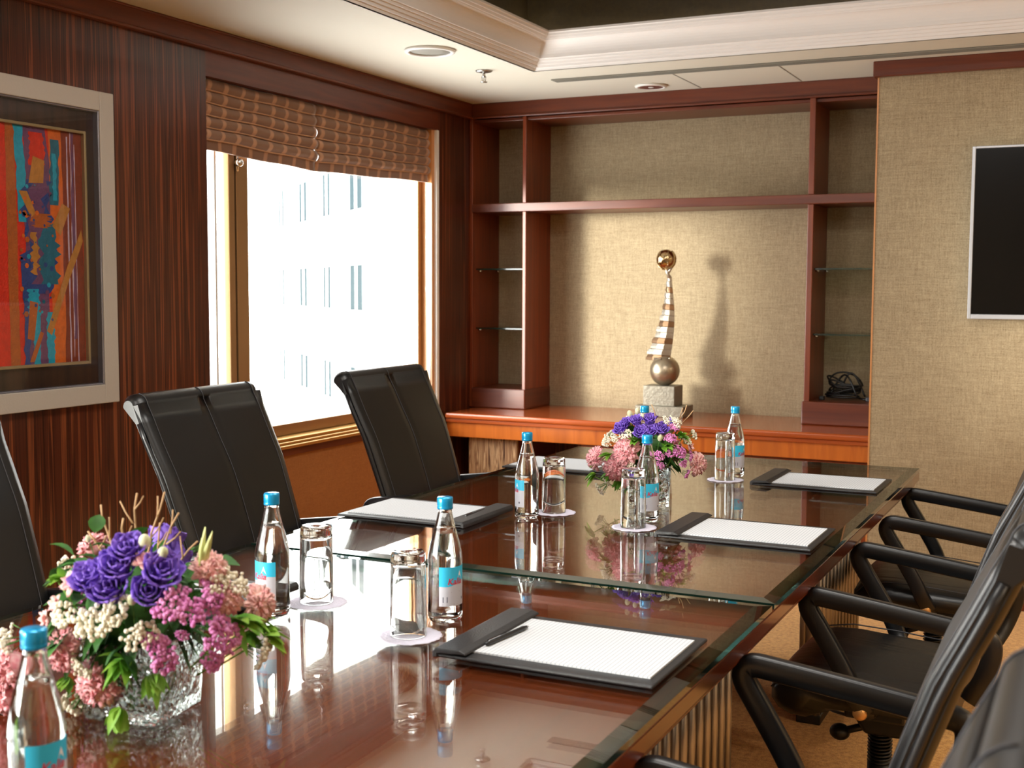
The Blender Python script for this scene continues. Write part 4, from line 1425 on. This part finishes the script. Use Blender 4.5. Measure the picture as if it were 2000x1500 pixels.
def arrangement(loc, R_, items, label, vase_rot, vw, vh, twigs):
    t = thing('flower_arrangement', label, 'flowers', (loc[0], loc[1], ZT))
    zc = loc[2] - ZT
    # square pressed-glass vase, walls and thick foot
    v = MB()
    def sq(h, z, rc):
        pts = []
        for q in range(4):
            for s_ in range(5):
                a = PI / 2 * q + PI / 2 * s_ / 4
                cx_ = (h - rc) * (1 if q in (0, 3) else -1); cy_ = (h - rc) * (1 if q in (0, 1) else -1)
                pts.append((cx_ + rc * math.cos(a), cy_ + rc * math.sin(a), z))
        return pts
    hw = vw / 2
    rings = [sq(hw * .92, .0, .012), sq(hw * .96, .004, .014), sq(hw, vh * .5, .014), sq(hw * 1.03, vh, .014), sq(hw * 1.03 - .006, vh, .009), sq(hw - .007, vh * .5, .008), sq(hw * .95 - .008, .022, .006), sq(hw * .5, .018, .005)]
    n_ = 20
    vs = [p for rg in rings for p in rg]
    fs = [(k_ * n_ + i, k_ * n_ + (i + 1) % n_, (k_ + 1) * n_ + (i + 1) % n_, (k_ + 1) * n_ + i) for k_ in range(len(rings) - 1) for i in range(n_)]
    fs += [tuple(range(n_))[::-1], tuple((len(rings) - 1) * n_ + i for i in range(n_))]
    v.add(vs, fs, 0, True)
    Rz = Matrix.Rotation(vase_rot, 4, 'Z')
    v.v = [tuple(Rz @ Vector(p)) for p in v.v]
    v.build('glass_vase', M['vase'], t)
    # stems and leaves down in the vase
    m = MB()
    for i in range(34):
        a = rnd.random() * 2 * PI; r0 = rnd.random() ** .5 * (hw - .016); a2 = a + rnd.uniform(-.6, .6)
        r1 = rnd.random() ** .5 * (hw - .016) 
        m.tube([(r0 * math.cos(a) * .8, r0 * math.sin(a) * .8, .024), (r1 * math.cos(a2), r1 * math.sin(a2), vh + .02)], .0022, 5)
    m.build('stems', M['stem'], t)
    m = MB()
    C = Vector((0, 0, zc))
    for i in range(150):
        a = rnd.random() * 2 * PI; r0 = rnd.random() ** .5 * (hw - .026)
        leaf(m, (r0 * math.cos(a) * .8, r0 * math.sin(a) * .8, rnd.uniform(.03, vh - .03)), (rnd.uniform(-.5, .5), rnd.uniform(-.5, .5), 1), .04, .014, droop=0)
    for i in range(420):
        d = Vector((rnd.uniform(-1, 1), rnd.uniform(-1, 1), rnd.uniform(-.95, .45)))
        if d.length > 1 or d.length < .2: continue
        d.normalize()
        rr = R_ * rnd.uniform(.25, .80)
        p = C + d * rr
        if p.z < vh * .9 and math.hypot(p.x, p.y) < hw * 1.5:
            continue
        leaf(m, p, d + Vector((rnd.uniform(-.7, .7), rnd.uniform(-.7, .7), rnd.uniform(-.4, .5))), R_ * rnd.uniform(.18, .36), R_ * rnd.uniform(.05, .09))
    m.ball(C + Vector((0, 0, -.01)), R_ * .52, 14, 8, sc_=(1, 1, .8))
    m.build('foliage', M['leaf'], t, fix=False)
    def place(it, mirror=None):
        kind, x, y, z, r = it
        c = Vector((x, y, z)) + C
        d = Vector((x, y, z + .03))
        if kind == 'lis': lisianthus(t, c, d + Vector((0, 0, .04)), r * 1.15)
        elif kind == 'carn': carnation(t, c, d + Vector((.0, -.05, .02)), r * 1.08, 'carn' if x < .05 else 'carn2')
        elif kind == 'cream': statice(t, c, d, r * 1.2, 'cream', 'cream_statice', 90)
        elif kind == 'mag': statice(t, c, d, r * 1.1, 'mag', 'pink_statice', 120)
        elif kind == 'bud': bud(t, c, d + Vector((0, 0, .1)), r * .7)
        elif kind == 'petal': loose(t, c, d, r)
        elif kind == 'sprig': sprig(t, c, d, r * 1.1)
        elif kind == 'lily':
            m_ = MB()
            leaf(m_, c - Vector((0, 0, r)), (.12, -.05, 1), r * 2.3, r * .22, 0, 0)
            leaf(m_, c - Vector((.006, 0, r)), (.35, -.05, 1), r * 2.4, r * .16, 0, .05)
            leaf(m_, c - Vector((0, 0, r)), (-.02, .02, 1), r * 1.8, r * .18, 0, 0)
            m_.build('lily_bud', M['lily'], t, solid=.002, fix=False)
    for it in items:
        place(it)
    # the side away from the camera: same flowers turned round the vase
    k_ = 0
    for it in items:
        if it[0] in ('lis', 'carn', 'cream', 'mag') and it[3] > -.09:
            k_ += 1
            if k_ % 2 == 0:
                a = PI * .97
                x, y = it[1] * math.cos(a) - it[2] * math.sin(a), it[1] * math.sin(a) + it[2] * math.cos(a)
                place((it[0], x * .92, y * .92, it[3] - .015, it[4]))
    for ch_ in kids(t):
        for v_ in ch_.data.vertices:
            v_.co.z = max(v_.co.z, .0025)
    for base, tip, br in twigs:
        m = MB()
        b_, e_ = C + Vector(base), C + Vector(tip)
        mid = (b_ + e_) / 2 + Vector((rnd.uniform(-.006, .006), rnd.uniform(-.01, .01), 0))
        q1 = b_ * .3 + mid * .7 + Vector((rnd.uniform(-.004, .004), 0, 0)); q2 = mid * .4 + e_ * .6 + Vector((rnd.uniform(-.005, .005), 0, 0))
        m.tube([b_, q1, mid, q2, e_], [.0021, .0017, .0016, .0014, .0015], 6)
        for f_, dx, dz in br:
            s_ = b_.lerp(e_, f_)
            m.tube([s_, s_ + Vector((dx * .6, .004, dz * .5)), s_ + Vector((dx, .006, dz))], [.0014, .0011, .0011], 5)
        m.build('dry_twig', M['twig'], t)
    return t
ARR1 = [('lis', 0.071, -0.103, 0.096, 0.0221), ('lis', 0.064, -0.114, 0.074, 0.0249), ('lis', 0.022, -0.126, 0.055, 0.0243), ('lis', 0.055, -0.123, 0.043, 0.0256), ('lis', 0.122, -0.089, 0.068, 0.0263), ('lis', 0.109, -0.104, 0.039, 0.0226), ('bud', 0.091, -0.09, 0.104, 0.0121), ('bud', 0.117, -0.083, 0.089, 0.0107), ('bud', 0.004, -0.108, 0.103, 0.0058), ('bud', 0.089, -0.115, 0.027, 0.0099), ('cream', 0.035, -0.126, -0.008, 0.0314), ('cream', 0.066, -0.122, 0.008, 0.0241), ('cream', -0.021, -0.128, -0.004, 0.0246), ('cream', 0.095, -0.106, -0.024, 0.0242), ('cream', 0.17, -0.031, 0.048, 0.0217), ('cream', 0.177, -0.003, 0.033, 0.022), ('cream', -0.016, -0.106, -0.083, 0.0191), ('cream', -0.083, -0.054, -0.163, 0.0261), ('cream', -0.173, -0.09, -0.07, 0.023), ('cream', -0.175, -0.102, -0.201, 0.0246), ('carn', -0.018, -0.079, -0.125, 0.0276), ('carn', -0.053, -0.11, -0.065, 0.0266), ('carn', -0.176, -0.095, -0.113, 0.0276), ('carn', 0.163, -0.037, 0.064, 0.0202), ('carn', 0.163, 0.078, -0.014, 0.023), ('carn', -0.176, -0.1, -0.166, 0.023), ('carn', 0.177, -0.015, 0.017, 0.019), ('mag', 0.135, -0.087, 0.02, 0.0284), ('mag', 0.153, -0.067, 0.006, 0.0272), ('mag', 0.167, -0.045, 0.03, 0.023), ('mag', 0.113, -0.082, -0.057, 0.0273), ('mag', 0.109, -0.095, -0.034, 0.0185), ('mag', 0.166, -0.034, -0.025, 0.029), ('mag', 0.165, -0.005, -0.048, 0.0236), ('mag', 0.146, -0.02, -0.077, 0.0221), ('mag', 0.14, -0.073, -0.027, 0.01), ('petal', -0.01, -0.127, 0.043, 0.0173), ('petal', -0.045, -0.125, 0.007, 0.0131), ('petal', -0.077, -0.114, -0.023, 0.0148), ('petal', 0.097, -0.1, 0.08, 0.0128), ('lily', 0.154, -0.045, 0.078, 0.036), ('sprig', 0.173, 0.015, -0.026, 0.0297), ('sprig', 0.177, 0.081, -0.061, 0.0276), ('sprig', 0.156, 0.072, -0.038, 0.0276), ('sprig', 0.032, -0.087, -0.157, 0.025), ('sprig', 0.083, -0.069, -0.102, 0.0219), ('sprig', 0.056, -0.101, -0.075, 0.0246), ('sprig', -0.045, -0.122, 0.044, 0.0175), ('sprig', 0.15, 0.067, -0.069, 0.0184), ('sprig', -0.098, -0.059, -0.131, 0.0153)]
ARR2 = [('lis', -0.046, -0.112, 0.061, 0.0221), ('lis', -0.034, -0.105, 0.079, 0.0148), ('lis', -0.003, -0.1, 0.086, 0.0177), ('lis', 0.031, -0.086, 0.09, 0.0176), ('lis', 0.016, -0.112, 0.054, 0.0205), ('lis', 0.04, -0.102, 0.056, 0.019), ('lis', 0.066, -0.082, 0.062, 0.0205), ('carn', -0.027, -0.127, -0.002, 0.0323), ('carn', -0.073, -0.102, -0.057, 0.0312), ('carn', -0.144, -0.073, -0.039, 0.0272), ('cream', -0.088, -0.107, 0.019, 0.0208), ('cream', -0.063, -0.117, 0.032, 0.0163), ('cream', -0.025, -0.122, 0.042, 0.0191), ('cream', -0.122, -0.07, -0.125, 0.0212), ('cream', -0.105, -0.06, -0.103, 0.0181), ('cream', 0.127, 0.025, 0.035, 0.018), ('cream', 0.123, -0.013, 0.021, 0.0148), ('cream', 0.092, -0.038, 0.077, 0.0207), ('cream', 0.072, -0.061, 0.083, 0.0147), ('cream', -0.006, -0.12, -0.038, 0.0176), ('mag', 0.108, -0.05, -0.007, 0.025), ('mag', 0.089, -0.072, 0.033, 0.0205), ('mag', 0.093, -0.051, 0.062, 0.0191), ('mag', 0.064, -0.097, -0.014, 0.0176), ('mag', 0.066, -0.088, -0.042, 0.0147), ('mag', 0.114, -0.025, -0.042, 0.0163), ('mag', 0.109, 0.024, -0.079, 0.0165), ('mag', 0.092, -0.071, -0.008, 0.0176), ('mag', 0.126, -0.001, -0.022, 0.0164), ('petal', 0.128, 0.001, 0.005, 0.0149), ('bud', -0.027, -0.089, 0.1, 0.0118), ('bud', -0.007, -0.08, 0.109, 0.0104), ('bud', 0.012, -0.09, 0.094, 0.0103), ('bud', 0.067, -0.091, 0.037, 0.0117), ('sprig', -0.133, -0.069, -0.05, 0.0212), ('sprig', -0.09, -0.105, -0.02, 0.0208), ('sprig', -0.147, -0.079, -0.088, 0.0212), ('sprig', 0.115, -0.026, 0.04, 0.0237), ('sprig', 0.081, -0.084, 0.015, 0.0264), ('sprig', 0.002, -0.123, 0.029, 0.0263), ('sprig', -0.063, -0.071, -0.101, 0.024), ('sprig', -0.108, -0.06, -0.083, 0.0181)]
TW1 = [((-.045, .0, .03), (-.077, 0, .128), [(.5, -.006, .03)]),
       ((-.03, .0, .03), (-.005, 0, .151), [(.62, -.03, .03), (.8, .012, .02)]),
       ((.0, .0, .03), (.048, 0, .157), [(.45, .018, .03), (.7, -.004, .03)]),
       ((.02, .0, .02), (.074, 0, .128), [(.55, .022, .02), (.7, .0, .035)]),
       ((.03, .01, .02), (.108, 0, .089), [(.6, -.01, .03)]),
       ((-.04, .01, .03), (-.033, 0, .111), [(.6, .010, .02), (.4, -.01, .03)]),
       ((-.06, .01, .02), (-.105, 0, .085), [(.6, .010, .02)]),
       ((.01, .02, .02), (.02, .02, .105), [(.6, .012, .02)])]
TW2 = [((.06, 0, .03), (.115, 0, .125), []), ((.06, .01, .03), (.10, .01, .115), []), ((.02, .02, .03), (.0, .02, .12), []), ((.07, .02, .03), (.135, 0, .11), [])]
arrangement((-1.29, 1.39, .93), .155, ARR1, 'large bouquet of violet, pink and cream flowers with dry twigs in the nearest glass vase', .16, .135, .118, TW1)
arrangement((-1.21, 3.42, .925), .125, ARR2, 'smaller bouquet of violet and pink flowers on the far part of the table', .3, .130, .118, TW2)
